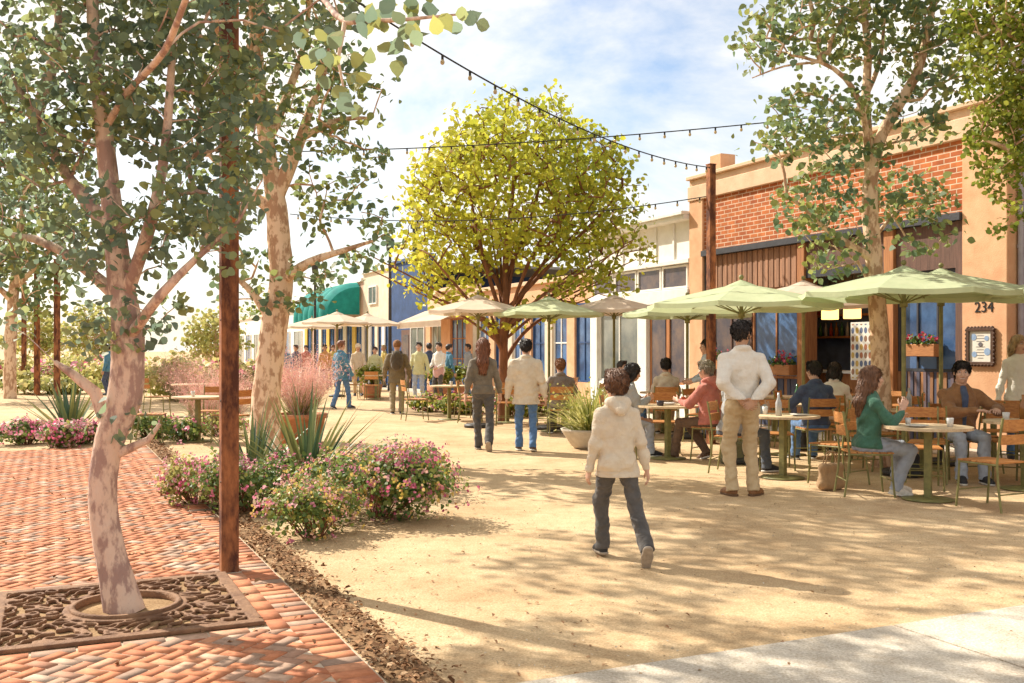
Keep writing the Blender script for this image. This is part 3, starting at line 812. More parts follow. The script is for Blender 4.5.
# ------------------------------------------------------------------ furniture and fittings
WOOD_O = pm('wood_orange', (.60, .29, .095), (.42, .17, .055), scale=9, rough=.55, bump=.2, stretch=(1, 14, 6), tint=[(0, (.75, .7, .65)), (1, (1.12, 1.08, 1.0))])
WOOD_L = pm('wood_pale', (.68, .54, .36), (.55, .41, .25), scale=8, rough=.6, bump=.15, stretch=(10, 1, 6), tint=[(0, (.82, .8, .78)), (1, (1.1, 1.08, 1.05))])
METAL_G = pm('metal_olive', (.24, .22, .075), (.15, .14, .05), scale=12, rough=.5, bump=.1, spec=.4)
METAL_D = pm('metal_dark', (.05, .045, .04), scale=10, rough=.5, bump=.1)
RUST = pm('rusty_steel', (.36, .14, .055), (.085, .03, .018), scale=9, rough=.8, bump=.5, bscale=40, lo=.40, hi=.60, stretch=(1, 1, .4), detail=8)
RUST_PLATE = pm('rusty_plate', (.26, .14, .075), (.12, .055, .03), scale=9, rough=.8, bump=.4, bscale=60, lo=.3, hi=.6, detail=8)
CANVAS_G = pm('canvas_green', (.60, .66, .42), (.52, .59, .36), scale=3, rough=.9, bump=.25, bscale=9, bdist=.03, trans=.32, tint=[(0, (.90, .91, .90)), (1, (1.04, 1.03, 1.02))])
CANVAS_C = pm('canvas_cream', (.74, .63, .50), (.68, .56, .44), scale=3, rough=.9, bump=.25, bscale=9, bdist=.03, trans=.32, tint=[(0, (.90, .91, .90)), (1, (1.04, 1.03, 1.02))])
TERRA = pm('terracotta', (.50, .22, .11), (.36, .15, .075), scale=9, rough=.85, bump=.2)
BOWL = pm('pale_concrete', (.62, .55, .45), (.50, .43, .34), scale=9, rough=.85, bump=.2)
SOIL = pm('soil', (.10, .065, .04), scale=30, rough=1, bump=.8)
CERAMIC = pm('ceramic_white', (.75, .72, .66), scale=10, rough=.3); CUP_RED = pm('cup_red', (.55, .12, .05), scale=10, rough=.35); CUP_DARK = pm('cup_dark', (.06, .05, .06), scale=10, rough=.3)
BULB = pm('bulb_glass', (.75, .62, .38), scale=10, rough=.15, trans=.4)
CABLE = pm('cable_black', (.03, .028, .025), scale=20, rough=.7)

def make_chair(name='bistro_chair'):
    t = thing(name, None, 'chair')
    m = MB()
    for i in range(6):
        y = -.20 + i * .074
        m.box(-.20, .20, y, y + .062, .445, .462, tint=rng.uniform(), bev=.004)
    m.build('seat', WOOD_O, t)
    m = MB()
    for z0, z1, y in ((.63, .72, -.238), (.755, .86, -.262)):
        n = 7; vs, fs = [], []
        for i in range(n):
            x = -.20 + .40 * i / (n - 1); c = -.028 * (1 - (x / .2) ** 2)
            vs += [(x, y + c - .009, z0), (x, y + c + .009, z0), (x, y + c + .003, z1), (x, y + c - .015, z1)]
        for i in range(n - 1):
            for k in range(4): fs.append((i * 4 + k, i * 4 + (k + 1) % 4, i * 4 + 4 + (k + 1) % 4, i * 4 + 4 + k))
        fs += [(3, 2, 1, 0), (n * 4 - 4, n * 4 - 3, n * 4 - 2, n * 4 - 1)]
        m.add(vs, fs, rng.uniform())
    m.build('backrest', WOOD_O, t)
    for sx in (-1, 1):
        m = MB(); m.tube([(sx * .205, .205, .44), (sx * .208, .215, .2), (sx * .212, .235, .008)], .011, 8); m.build('leg', METAL_G, t)
        m = MB(); m.tube([(sx * .212, -.262, .008), (sx * .208, -.225, .25), (sx * .207, -.212, .45), (sx * .207, -.235, .65), (sx * .206, -.275, .875)], .011, 8); m.build('leg', METAL_G, t)
        m = MB(); m.tube([(sx * .205, -.222, .438), (sx * .205, .212, .438)], .010, 6); m.build('seat_rail', METAL_G, t)
    m = MB(); m.tube([(-.21, .222, .17), (.21, .222, .17)], .007, 6); m.build('stretcher', METAL_G, t)
    m = MB(); m.tube([(-.21, -.238, .17), (.21, -.238, .17)], .007, 6); m.build('stretcher', METAL_G, t)
    return t
_chair0 = None; _table0 = None
def place_chair(x, y, face, label, group='slatted bistro chairs'):
    global _chair0
    if _chair0 is None: _chair0 = make_chair(); c = _chair0
    else: c = copy_tree(_chair0)
    c.location = (x, y, .004); c.rotation_euler = (0, 0, face); tag(c, label, 'chair', group); return c
def make_table():
    t = thing('cafe_table', None, 'table'); m = MB()
    n = 7; Rr = .42
    for i in range(n):
        x0, x1 = -Rr + 2 * Rr * i / n + .002, -Rr + 2 * Rr * (i + 1) / n - .002
        q = 6; pts = [(x0 + (x1 - x0) * j / q, math.sqrt(max(Rr * Rr - (x0 + (x1 - x0) * j / q) ** 2, 0))) for j in range(q + 1)]
        loop = pts + [(x, -y) for x, y in pts[::-1]]
        k = len(loop); vs = [(x, y, .735) for x, y in loop] + [(x, y, .708) for x, y in loop]
        fs = [tuple(range(k))[::-1], tuple(range(k, 2 * k))] + [(j, (j + 1) % k, k + (j + 1) % k, k + j) for j in range(k)]
        m.add(vs, fs, rng.uniform())
    m.build('tabletop', WOOD_L, t)
    boxobj('pedestal', METAL_G, t, -.035, .035, -.035, .035, .02, .70, bev=.004)
    m = MB(); m.box(-.20, .20, -.02, .02, .682, .7065, bev=.003); m.box(-.02, .02, -.20, .20, .6815, .7062, bev=.003); m.build('top_bracket', METAL_G, t)
    m = MB(); m.lathe([(0, .004), (.25, .004), (.25, .012), (.10, .022), (.04, .03), (0, .03)], 28); m.build('base_plate', METAL_G, t)
    return t
def place_table(x, y, label, rot=0.0):
    global _table0
    if _table0 is None: _table0 = make_table(); c = _table0
    else: c = copy_tree(_table0)
    c.location = (x, y, .004); c.rotation_euler = (0, 0, rot); tag(c, label, 'table', 'round café tables'); return c
_umb = {}
def make_umbrella(mat, Rr, zb, rise):
    t = thing('patio_umbrella', None, 'umbrella')
    n = 8; sub = 6; rad = 7; vs, fs = [], []
    def pt(a, f):
        k = a / (2 * pi / n); w = k - math.floor(k); ch = cos(pi / n) / cos((w - .5) * 2 * pi / n)
        sag = .022 * math.sin(pi * w) * f ** 1.5
        r = Rr * f * (ch + (1 - ch) * 0.0)
        return (r * cos(a), r * sin(a), zb + rise * (1 - f ** 1.12) - sag)
    N = n * sub
    f0 = .10
    for i in range(rad + 1):
        f = f0 + (1 - f0) * i / rad
        for k in range(N): vs.append(pt(2 * pi * k / N, f))
    for k in range(N):                                     # the hanging valance
        p = pt(2 * pi * k / N, 1.0); vs.append((p[0] * 1.004, p[1] * 1.004, p[2] - .06))
    for i in range(rad + 1):
        for k in range(N):
            a, b = i * N + k, i * N + (k + 1) % N; fs.append((a, a + N, b + N, b))
    m = MB()
    m.add(vs, fs, .5, False); m.t = [(.15, .6, .35, .8, .45, .95, .25, .7)[(j % N) // sub] for j in range(len(fs))]; o = m.build('canopy', mat, t)  # panel tints put the light and dark shading of the panels into colour
    m = MB(); cv = []
    for (r, z) in ((.22, zb + rise * .86), (.0, zb + rise + .05)):
        for k in range(16): cv.append((max(r, .012) * cos(2 * pi * k / 16), max(r, .012) * sin(2 * pi * k / 16), z))
    m.add(cv, [(k, (k + 1) % 16, 16 + (k + 1) % 16, 16 + k) for k in range(16)]); m.build('vent_cap', mat, t)
    m = MB(); m.tube([(0, 0, .02), (0, 0, zb + rise + .04)], .026, 12); m.build('pole', METAL_G, t)
    m = MB(); m.ball((0, 0, zb + rise + .085), .034, 12); m.build('finial', METAL_G, t)
    zh = zb - .12
    for k in range(n):
        a = 2 * pi * k / n; p1 = pt(a + 1e-4, .97); p0 = pt(a + 1e-4, .1); pm_ = pt(a + 1e-4, .52)
        m = MB(); m.tube([(p0[0], p0[1], p0[2] - .02), (pm_[0], pm_[1], pm_[2] - .018), (p1[0], p1[1], p1[2] - .014)], .009, 5); m.build('rib', METAL_G, t)
        m = MB(); m.tube([(.03 * cos(a), .03 * sin(a), zh), (pm_[0], pm_[1], pm_[2] - .03)], .008, 5); m.build('strut', METAL_G, t)
    m = MB(); m.lathe([(.026, zh - .05), (.045, zh - .05), (.045, zh + .03), (.026, zh + .03)], 12); m.build('runner', METAL_G, t)
    m = MB(); m.lathe([(0, .004), (.27, .004), (.27, .05), (.22, .07), (.05, .085), (.04, .25), (.027, .25)], 28); m.build('base', METAL_D, t)
    return t
def umbrella(x, y, kind, Rr, zb, rise, label, rot=0.0):
    key = (kind, Rr, zb, rise)
    if key not in _umb: _umb[key] = make_umbrella(CANVAS_G if kind == 'g' else CANVAS_C, Rr, zb, rise); c = _umb[key]
    else: c = copy_tree(_umb[key])
    c.location = (x, y, .004); c.rotation_euler = (0, 0, rot); tag(c, label, 'umbrella', 'patio umbrellas over the café tables'); return c
def cup(x, y, z, mat, label, r=.035, h=.09):
    m = MB(); m.lathe([(0, 0), (r * .75, 0), (r, h), (r * .92, h), (r * .7, .008), (0, .008)], 16)
    o = m.build('cup', mat, None); o.location = (x, y, z); tag(o, label, 'cup'); return o
def steel_post(x, y, h, w, label, rot=0.0, group='rusty steel light posts'):
    t = thing('steel_post', label, 'post', (x, y, 0), rot, group)
    boxobj('shaft', RUST, t, -w / 2, w / 2, -w / 2, w / 2, .012, h, bev=.006)
    boxobj('base_plate', RUST, t, -w * .85, w * .85, -w * .85, w * .85, 0, .014, bev=.003)
    m = MB(); m.box(-w * .56, w * .56, -w * .56, w * .56, h, h + .015, bev=.003); m.build('top_cap', RUST, t)
    k = 0; z = .35
    while z < h and k < 24:
        m = MB(); m.ball((w * .27 * (1 if k % 2 else -1), -w / 2 - .001, z), .008, 8, sq=(1, .6, 1)); m.build('bolt', METAL_D, t); z += .27; k += 1
    return t
def string_light(p, q, sag, n, label):
    p, q = Vector(p), Vector(q); t = thing('string_light', label, 'string lights', tuple(p), 0, 'bulb strings across the street')
    L = (q - p)
    def P(f): return Vector((L.x * f, L.y * f, L.z * f - 4 * sag * f * (1 - f)))
    m = MB(); m.tube([P(i / 48) for i in range(49)], .0085, 5); m.build('cable', CABLE, t)
    for i in range(n):
        b = P((i + .5) / n)
        m = MB(); m.tube([b, b - Vector((0, 0, .045))], .012, 6); s_ = m.build('socket', CABLE, t)
        m = MB(); c = b - Vector((0, 0, .065)); m.ball(tuple(c), .021, 8, sq=(1, 1, 1.25)); m.build('bulb', BULB, s_)
    return t
def flower_box(parent_pos, rotz, w, label, h=.2):
    t = thing('window_box', label, 'flower box', parent_pos, rotz, 'wooden flower boxes on the restaurant front')
    m = MB(); m.box(-w / 2, w / 2, -.2, 0, 0, h, bev=.008); m.build('box', WOOD_BOX, t)
    P, N_, S_, T_ = [], [], [], []
    for i in range(130):
        P.append((rng.uniform(-w / 2, w / 2), rng.uniform(-.22, -.01), h + abs(rng.normal()) * .07)); N_.append(rng.normal(size=3) + np.array([0, -.3, .5])); S_.append(rng.uniform(.04, .08)); T_.append(rng.uniform())
    leaves_mesh('foliage', P, N_, S_, T_, LEAF_LIMEG, t)
    P, N_, S_, T_ = [], [], [], []
    for i in range(int(11 * w / .5)):
        c = (rng.uniform(-w / 2, w / 2), rng.uniform(-.22, -.03), h + .06 + abs(rng.normal()) * .08)
        for k in range(7): P.append(np.array(c) + rng.normal(size=3) * .018); N_.append(rng.normal(size=3)); S_.append(.045); T_.append(rng.uniform())
    leaves_mesh('blossom', P, N_, S_, T_, PETAL_RED, t)
    return t
WOOD_BOX = pm('wood_box', (.50, .22, .08), (.34, .14, .05), scale=8, rough=.65, bump=.2, stretch=(1, 8, 8))
LEAF_LIMEG = leafmat('leaf_box', [(.06, .12, .03), (.14, .22, .05), (.28, .34, .08)], trans=.3)
# ------------------------------------------------------------------ ground
def ground_mat(name, c1, c2, c3, big=.35):
    m = bpy.data.materials.new(name); m.use_nodes = True; nt = m.node_tree; nt.nodes.clear(); N = nt.nodes.new; L = nt.links.new
    out = N('ShaderNodeOutputMaterial'); b = N('ShaderNodeBsdfPrincipled'); b.inputs['Roughness'].default_value = .95; b.inputs['Specular IOR Level'].default_value = .15
    t = N('ShaderNodeTexCoord')
    def noise(s, d=6):
        n = N('ShaderNodeTexNoise'); n.inputs['Scale'].default_value = s; n.inputs['Detail'].default_value = d; n.inputs['Roughness'].default_value = .65; L(t.outputs['Object'], n.inputs['Vector']); return n
    def ramp(src, a, b_, ca, cb):
        r = N('ShaderNodeValToRGB'); r.color_ramp.elements[0].position = a; r.color_ramp.elements[0].color = (*ca, 1); r.color_ramp.elements[1].position = b_; r.color_ramp.elements[1].color = (*cb, 1); L(src, r.inputs['Fac']); return r.outputs['Color']
    def mul(A, B):
        x = N('ShaderNodeMix'); x.data_type = 'RGBA'; x.blend_type = 'MULTIPLY'; x.inputs['Factor'].default_value = 1; L(A, x.inputs['A']); L(B, x.inputs['B']); return x.outputs['Result']
    c = ramp(noise(big).outputs['Fac'], .38, .62, c2, c1)
    c = mul(c, ramp(noise(3.2).outputs['Fac'], .32, .62, c3, (1, 1, 1)))
    c = mul(c, ramp(noise(.9, 8).outputs['Fac'], .36, .56, (.86, .82, .78), (1.03, 1.03, 1.02)))
    c = mul(c, ramp(noise(14, 5).outputs['Fac'], .34, .5, (.88, .85, .82), (1, 1, 1)))
    c = mul(c, ramp(noise(70, 4).outputs['Fac'], .34, .60, (.70, .66, .60), (1.04, 1.04, 1.04)))
    v = N('ShaderNodeTexVoronoi'); v.inputs['Scale'].default_value = 85; L(t.outputs['Object'], v.inputs['Vector'])
    c = mul(c, ramp(v.outputs['Distance'], .05, .5, (1.06, 1.05, 1.04), (.86, .84, .80)))
    L(c, b.inputs['Base Color'])
    n2 = noise(55, 6); bp = N('ShaderNodeBump'); bp.inputs['Strength'].default_value = .55; bp.inputs['Distance'].default_value = .012; L(n2.outputs['Fac'], bp.inputs['Height'])
    n3 = noise(2.2, 4); bp2 = N('ShaderNodeBump'); bp2.inputs['Strength'].default_value = .35; bp2.inputs['Distance'].default_value = .06; L(n3.outputs['Fac'], bp2.inputs['Height']); L(bp.outputs['Normal'], bp2.inputs['Normal'])
    L(bp2.outputs['Normal'], b.inputs['Normal']); L(b.outputs['BSDF'], out.inputs['Surface']); MATS[name] = m
    return m
GRAVEL = ground_mat('gravel', (.75, .58, .38), (.68, .51, .32), (.86, .82, .78))
CONCRETE = ground_mat('concrete', (.72, .67, .60), (.66, .61, .54), (.92, .90, .87), big=.8)
MULCH_M = ground_mat('mulch', (.44, .29, .17), (.30, .18, .10), (.6, .55, .5), big=3)
PIT_M = ground_mat('pit_soil', (.52, .37, .22), (.42, .28, .16), (.75, .7, .65), big=3)
BED_M = ground_mat('bed_soil', (.50, .38, .25), (.40, .29, .18), (.75, .7, .65), big=2)
MORTAR = pm('mortar_sand', (.56, .44, .33), (.44, .33, .23), scale=40, rough=1, bump=.4)
def sheet(name, pts, z, mat):
    m = MB(); m.poly([(p[0], p[1], z) for p in pts]); o = m.build(name, mat); o['kind'] = 'structure'; return o
def sheet_uv(name, u0, u1, v0, v1, z, mat):
    return sheet(name, [UV(u0, v0), UV(u0, v1), UV(u1, v1), UV(u1, v0)], z, mat)
sheet('ground', [(-900, -900), (900, -900), (900, 900), (-900, 900)], 0, GRAVEL)
# concrete pavement at the lower right, with tooled joints
for i, (u0, u1) in enumerate(((2.2, 4.05), (.2, 2.19), (-3, .19))):
    for j in range(5):
        m = MB(); v0 = 1.74 + j * 2.4; pts = [UV(u0 + .006, v0 + .006), UV(u1 - .006, v0 + .006), UV(u1 - .006, v0 + 2.388), UV(u0 + .006, v0 + 2.388)]
        vs = [(p.x, p.y, .014) for p in pts] + [(p.x + (0), p.y, -.02) for p in pts]
        ins = [(p.x, p.y, .014) for p in pts]
        m.add(vs, [(0, 1, 2, 3)] + [(k, k + 4, (k + 1) % 4 + 4, (k + 1) % 4) for k in range(4)])
        o = m.build('pavement', CONCRETE); o['kind'] = 'structure'
# walkway along the shop fronts
sheet_uv('shop_pavement', -6, 60, 11.6, 12.9, .006, CONCRETE)
# brick paving in herringbone
BRICK_PAVE = pm('paving_brick', (1.0, 1.0, 1.0), (.74, .72, .70), scale=26, rough=.9, bump=.3, bscale=150, bdist=.004,
                tint=[(0, (.33, .22, .16)), (.12, (.42, .27, .19)), (.22, (.46, .17, .085)), (.6, (.55, .21, .10)), (.92, (.62, .29, .16)), (1, (.54, .40, .30))])
PU0, PU1, PV0, PV1 = .2, 16.4, -6.0, 1.36
GU0, GU1, GV0, GV1 = 5.44, 6.77, -.30, 1.05
sheet_uv('brick_bedding', PU0 - .05, PU1 + .03, PV0 - .05, PV1 + .004, .0175, MORTAR)
def brick_paving():
    W = .076; g = .0042; vs, fs, ts = [], [], []
    c45 = math.cos(pi / 4); n = 170
    def put(x0, x1, y0, y1):
        cx, cy = (x0 + x1) / 2, (y0 + y1) / 2
        def map_(x, y): return ((x - y) * c45 * W + 7.0, (x + y) * c45 * W - 2.0)
        u, v = map_(cx, cy)
        if not (PU0 < u < PU1 and PV0 < v < PV1 - .17): return
        if GU0 - .10 < u < GU1 + .10 and GV0 - .10 < v < GV1 + .10: return
        emit([map_(x0 + g / W, y0 + g / W), map_(x1 - g / W, y0 + g / W), map_(x1 - g / W, y1 - g / W), map_(x0 + g / W, y1 - g / W)])
    def emit(q):
        z = .022 + rng.normal() * .0016; tx, ty = rng.normal() * .003, rng.normal() * .003
        cu, cv = sum(p[0] for p in q) / 4, sum(p[1] for p in q) / 4; o = len(vs)
        for (u, v) in q:
            p = UV(u, v); vs.append((p.x, p.y, .001))
        for (u, v) in q:
            p = UV(cu + (u - cu) * .985, cv + (v - cv) * .975); vs.append((p.x, p.y, z + (u - cu) * tx + (v - cv) * ty))
        t = rng.uniform()
        fs.append((o + 4, o + 7, o + 6, o + 5)); ts.append(t)
        for k in range(4): fs.append((o + k, o + 4 + k, o + 4 + (k + 1) % 4, o + (k + 1) % 4)); ts.append(t)
    for x in range(-n, n):
        for y in range(-n, n):
            mm = (x - y) % 4
            if mm == 0: put(x, x + 2, y, y + 1)
            elif mm == 3: put(x, x + 1, y, y + 2)
    u = PU0                                                  # soldier course along the edge
    while u < PU1:
        emit([(u + .004, PV1 - .20), (u + .1, PV1 - .20), (u + .1, PV1 - .006), (u + .004, PV1 - .006)]); u += .105
    for a, b, c, d in ((GU0 - .115, GU1 + .115, GV0 - .115, GV0 - .012), (GU0 - .115, GU1 + .115, GV1 + .012, GV1 + .115)):
        u = a
        while u < b - .1: emit([(u + .004, c), (u + .206, c), (u + .206, d), (u + .004, d)]); u += .21
    for a, b in ((GU0 - .115, GU0 - .012), (GU1 + .012, GU1 + .115)):
        v = GV0
        while v < GV1 - .1: emit([(a, v + .004), (b, v + .004), (b, v + .206), (a, v + .206)]); v += .21
    v = np.array(vs); f = np.array(fs)
    # orient faces upwards
    nz_ = np.cross(v[f[:, 1]] - v[f[:, 0]], v[f[:, 2]] - v[f[:, 0]])[:, 2]
    f[nz_ < 0] = f[nz_ < 0][:, ::-1]
    o = link_mesh('brick_paving', np_mesh('brick_paving', v, f, ts), BRICK_PAVE); o['kind'] = 'structure'
brick_paving()
# strip of litter and bark between the bricks and the gravel
sheet_uv('litter_strip', .2, 19, 1.39, 1.62, .005, MULCH_M)
CHIP = pm('bark_chip', (1, 1, 1), (.7, .7, .7), scale=30, rough=.95, tint=[(0, (.13, .065, .03)), (.4, (.32, .155, .07)), (.8, (.50, .29, .15)), (1, (.62, .44, .27))])
def scatter(name, n, fn, size, tint, mat, flat=.35, lift=.012):
    C = np.array([fn() for _ in range(n)]); nor = rng.normal(size=(n, 3)) * flat + np.array([0, 0, 1.0])
    C[:, 2] += lift + rng.uniform(0, .012, n)
    o = leaves_mesh(name, C, nor, size * rng.uniform(.4, 1.4, n), rng.uniform(tint[0], tint[1], n), mat, None, shape=[(0, -.5), (.28, -.25), (.22, .25), (0, .55), (-.26, .2), (-.2, -.3)], cup=.3)
    o['kind'] = 'stuff'; return o
def _strip():
    u = .3 + 18.5 * rng.uniform() ** 1.7; p = UV(u, np.clip(1.51 + rng.normal() * .09, 1.38, 1.85)); return (p.x, p.y, .0)
scatter('bark_chips', 5200, _strip, .034, (0, 1), CHIP)
def _lit():
    u = 3 + 14 * rng.uniform() ** 1.6; p = UV(u, 1.75 + abs(rng.normal()) * 1.1); return (p.x, p.y, 0)
scatter('leaf_litter', 420, _lit, .026, (.4, 1), CHIP, lift=.004)
def _lit2():
    u = 2.5 + 12 * rng.uniform() ** 1.5; p = UV(u, 1.3 - abs(rng.normal()) * 1.2); return (p.x, p.y, .02)
scatter('fallen_leaves', 260, _lit2, .04, (.2, 1), CHIP, lift=.006)
def _peb():
    u = 3.2 + 12 * rng.uniform() ** 1.8; p = UV(u, 1.8 + 8 * rng.uniform()); return (p.x, p.y, 0)
PEB = pm('pebble', (1, 1, 1), (.8, .8, .8), scale=30, rough=.9, tint=[(0, (.36, .27, .18)), (.5, (.52, .41, .27)), (1, (.70, .60, .45))])
scatter('pebbles', 5000, _peb, .014, (0, 1), PEB, lift=.0)
# planting beds
def blob_sheet(name, c, rx, ry, mat, z=.004, n=28, rot=0):
    pts = []
    ph = rng.uniform(0, 6)
    for k in range(n):
        a = 2 * pi * k / n; r = 1 + .10 * sin(3 * a + ph) + .06 * sin(5 * a + 2 * ph)
        x, y = rx * r * cos(a), ry * r * sin(a); pts.append((c[0] + x * cos(rot) - y * sin(rot), c[1] + x * sin(rot) + y * cos(rot)))
    return sheet(name, pts, z, mat)
blob_sheet('planting_bed', (-2.2, 10.4), 1.2, 2.0, BED_M, rot=R(25))
blob_sheet('planting_bed', (-7.6, 18.2), 2.6, 1.5, BED_M)
blob_sheet('planting_bed', (-.9, 24.6), 2.6, 1.6, BED_M)
# ------------------------------------------------------------------ tree grate
def grate():
    t = thing('tree_grate', 'rusty square cast tree grate with leafy cut-outs round the foreground trunk', 'tree grate', tuple(UV((GU0 + GU1) / 2, (GV0 + GV1) / 2)), math.atan2(U.y, U.x))
    hx, hy = (GU1 - GU0) / 2, (GV1 - GV0) / 2
    res = .0055
    S = SDF((-hx - .02, -hy - .02, -.01), (hx + .02, hy + .02, .07), res)
    x, y, z = S.ax[0][:, None], S.ax[1][None, :], S.ax[2]
    def n2(x, y):
        r = 0
        for i in range(8):
            k, ph = _wr[i]; q = 44 + 9 * i; r = r + np.sin(q * (k[0] * x + k[1] * y) + ph + 1.7 * np.sin(15 * (k[1] * x - k[0] * y) + i * 2) + 1.1 * np.sin(31 * (k[0] * y + x * .4) + i)) / (1 + .12 * i)
        return r
    f = n2(x + .03 * np.sin(9 * y), y + .03 * np.sin(8 * x + 1))
    d2 = (np.abs(f) - .62) * .008                         # worm-shaped openings where |f| is small -> solid elsewhere
    r = np.sqrt((x - .0) ** 2 + (y + .02) ** 2)
    edge = np.maximum(np.abs(x) - hx, np.abs(y) - hy)       # negative inside
    frame = np.abs(edge + .035) - .035
    ring = np.abs(r - .305) - .028
    solid = np.minimum(np.minimum(d2, frame), ring)
    solid = np.maximum(solid, edge); solid = np.maximum(solid, .279 - r)
    z0 = .032
    S.d = np.maximum(solid[:, :, None], np.abs(z - z0)[None, None, :] - .012).astype(np.float32)
    S.build('plate', RUST_PLATE, t)
    m = MB(); m.lathe([(.272, .022), (.272, .060), (.300, .060), (.300, .044)], 40, (0, -.02, 0)); m.build('collar', RUST_PLATE, t)
grate()
sheet_uv('grate_pit', GU0 - .01, GU1 + .01, GV0 - .01, GV1 + .01, .0195, PIT_M)
# ------------------------------------------------------------------ buildings along the right side
FU, FV = 10.64, 12.74
def tf(px): r = (px - 512) / FOC; return (7.1 - 15 * r) / (.4194 + .9078 * r)       # distance along the frontage seen at a pixel column
def zf(px, py): return CAM_H + (HORIZON - py) / FOC * (15 + .9078 * tf(px))
ROTF = math.atan2(-.9078, .4194)
class Front:
    """a building whose local x runs along its front (left to right), y goes into it, z up"""
    def __init__(s, name, label, t_left, cat='building', back=0.0, group=None):
        s.t0 = t_left; s.root = thing(name, label, cat, tuple(UV(FU + t_left, FV + back)), ROTF, group)
    def x(s, px): return s.t0 - tf(px)
    def w(s, x, y, z): return s.root.matrix_basis @ Vector((x, y, z))
    def box(s, name, mat, *d, bev=0.0, parent=None): return boxobj(name, mat, parent or s.root, *d, bev=bev)
def brick_mat():
    m = bpy.data.materials.new('wall_brick'); m.use_nodes = True; nt = m.node_tree; nt.nodes.clear(); N = nt.nodes.new; L = nt.links.new
    out = N('ShaderNodeOutputMaterial'); b = N('ShaderNodeBsdfPrincipled'); b.inputs['Roughness'].default_value = .9; b.inputs['Specular IOR Level'].default_value = .2
    t = N('ShaderNodeTexCoord'); sx = N('ShaderNodeSeparateXYZ'); L(t.outputs['Object'], sx.inputs['Vector'])
    cx = N('ShaderNodeCombineXYZ'); L(sx.outputs['X'], cx.inputs['X']); L(sx.outputs['Z'], cx.inputs['Y'])
    br = N('ShaderNodeTexBrick'); br.inputs['Scale'].default_value = 1.0; br.inputs['Brick Width'].default_value = .24; br.inputs['Row Height'].default_value = .085
    br.inputs['Mortar Size'].default_value = .009; br.inputs['Mortar Smooth'].default_value = .2; br.inputs['Bias'].default_value = -.1
    br.inputs['Color1'].default_value = (.52, .17, .06, 1); br.inputs['Color2'].default_value = (.36, .10, .04, 1); br.inputs['Mortar'].default_value = (.68, .53, .40, 1)
    L(cx.outputs['Vector'], br.inputs['Vector'])
    n = N('ShaderNodeTexNoise'); n.inputs['Scale'].default_value = 5; n.inputs['Detail'].default_value = 6; L(t.outputs['Object'], n.inputs['Vector'])
    r = N('ShaderNodeValToRGB'); r.color_ramp.elements[0].position = .3; r.color_ramp.elements[0].color = (.72, .68, .66, 1); r.color_ramp.elements[1].position = .7; r.color_ramp.elements[1].color = (1.15, 1.12, 1.08, 1); L(n.outputs['Fac'], r.inputs['Fac'])
    x = N('ShaderNodeMix'); x.data_type = 'RGBA'; x.blend_type = 'MULTIPLY'; x.inputs['Factor'].default_value = 1; L(br.outputs['Color'], x.inputs['A']); L(r.outputs['Color'], x.inputs['B']); L(x.outputs['Result'], b.inputs['Base Color'])
    bp = N('ShaderNodeBump'); bp.inputs['Strength'].default_value = .7; bp.inputs['Distance'].default_value = .01; bp.invert = True; L(br.outputs['Fac'], bp.inputs['Height']); L(bp.outputs['Normal'], b.inputs['Normal'])
    L(b.outputs['BSDF'], out.inputs['Surface']); return m
WALLBRICK = brick_mat()
STUCCO = pm('stucco_peach', (.72, .43, .25), (.62, .33, .18), scale=3, rough=.92, bump=.3, bscale=60, detail=8)
STUCCO_T = pm('stucco_tan', (.72, .51, .34), (.62, .41, .26), scale=3, rough=.92, bump=.3, bscale=60, detail=8)
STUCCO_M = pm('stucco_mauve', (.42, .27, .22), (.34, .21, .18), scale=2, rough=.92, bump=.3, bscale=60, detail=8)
STEEL_B = pm('lintel_steel', (.055, .055, .065), scale=6, rough=.6, bump=.2)
SLAT = pm('wood_slat_brown', (.42, .23, .14), (.28, .14, .08), scale=6, rough=.7, bump=.3, stretch=(9, 9, .5), tint=[(0, (.7, .7, .7)), (1, (1.2, 1.15, 1.1))])
SLAT_D = pm('wood_panel_dark', (.17, .09, .065), (.10, .055, .04), scale=5, rough=.7, bump=.3, stretch=(8, 8, .6))
SLAT_O = pm('wood_post_orange', (.46, .20, .075), (.30, .12, .05), scale=5, rough=.65, bump=.2, stretch=(6, 6, .5))
SLAT_V = pm('wood_mixed_slats', (1, 1, 1), (.75, .75, .75), scale=6, rough=.7, stretch=(6, 6, .6), tint=[(0, (.07, .08, .13)), (.4, (.13, .12, .17)), (.6, (.30, .15, .08)), (1, (.42, .20, .08))])
GLASS_B = pm('glass_blue', (.09, .18, .36), (.03, .065, .15), scale=1.3, rough=.12, spec=.5, detail=6, lo=.38, hi=.62)  # noise tones paint reflections into the glass colours, grey and dark panes too
GLASS_G = pm('glass_grey', (.24, .25, .22), (.10, .12, .12), scale=1.2, rough=.1, spec=.7, detail=6, lo=.36, hi=.64)
GLASS_D = pm('glass_dark', (.17, .12, .10), (.06, .06, .085), scale=2.2, rough=.2, spec=.45, detail=6)
NAVY = pm('interior_navy', (.16, .23, .40), (.10, .14, .25), scale=4, rough=.8)
WHITE_P = pm('white_paint', (.82, .80, .75), (.74, .71, .65), scale=5, rough=.75, bump=.1, detail=8)
CREAM_P = pm('cream_paint', (.72, .62, .48), (.62, .51, .38), scale=4, rough=.8, bump=.1)
BLUE_P = pm('blue_paint', (.035, .08, .21), (.02, .05, .13), scale=3, rough=.7, bump=.15, detail=8)
TEAL_C = pm('awning_teal', (.02, .30, .26), (.015, .22, .20), scale=4, rough=.8, trans=.15)
YELLOW_P = pm('yellow_paint', (.66, .44, .08), (.55, .34, .06), scale=5, rough=.7)
FLOOR_M = pm('interior_floor', (.25, .18, .13), scale=5, rough=.7)
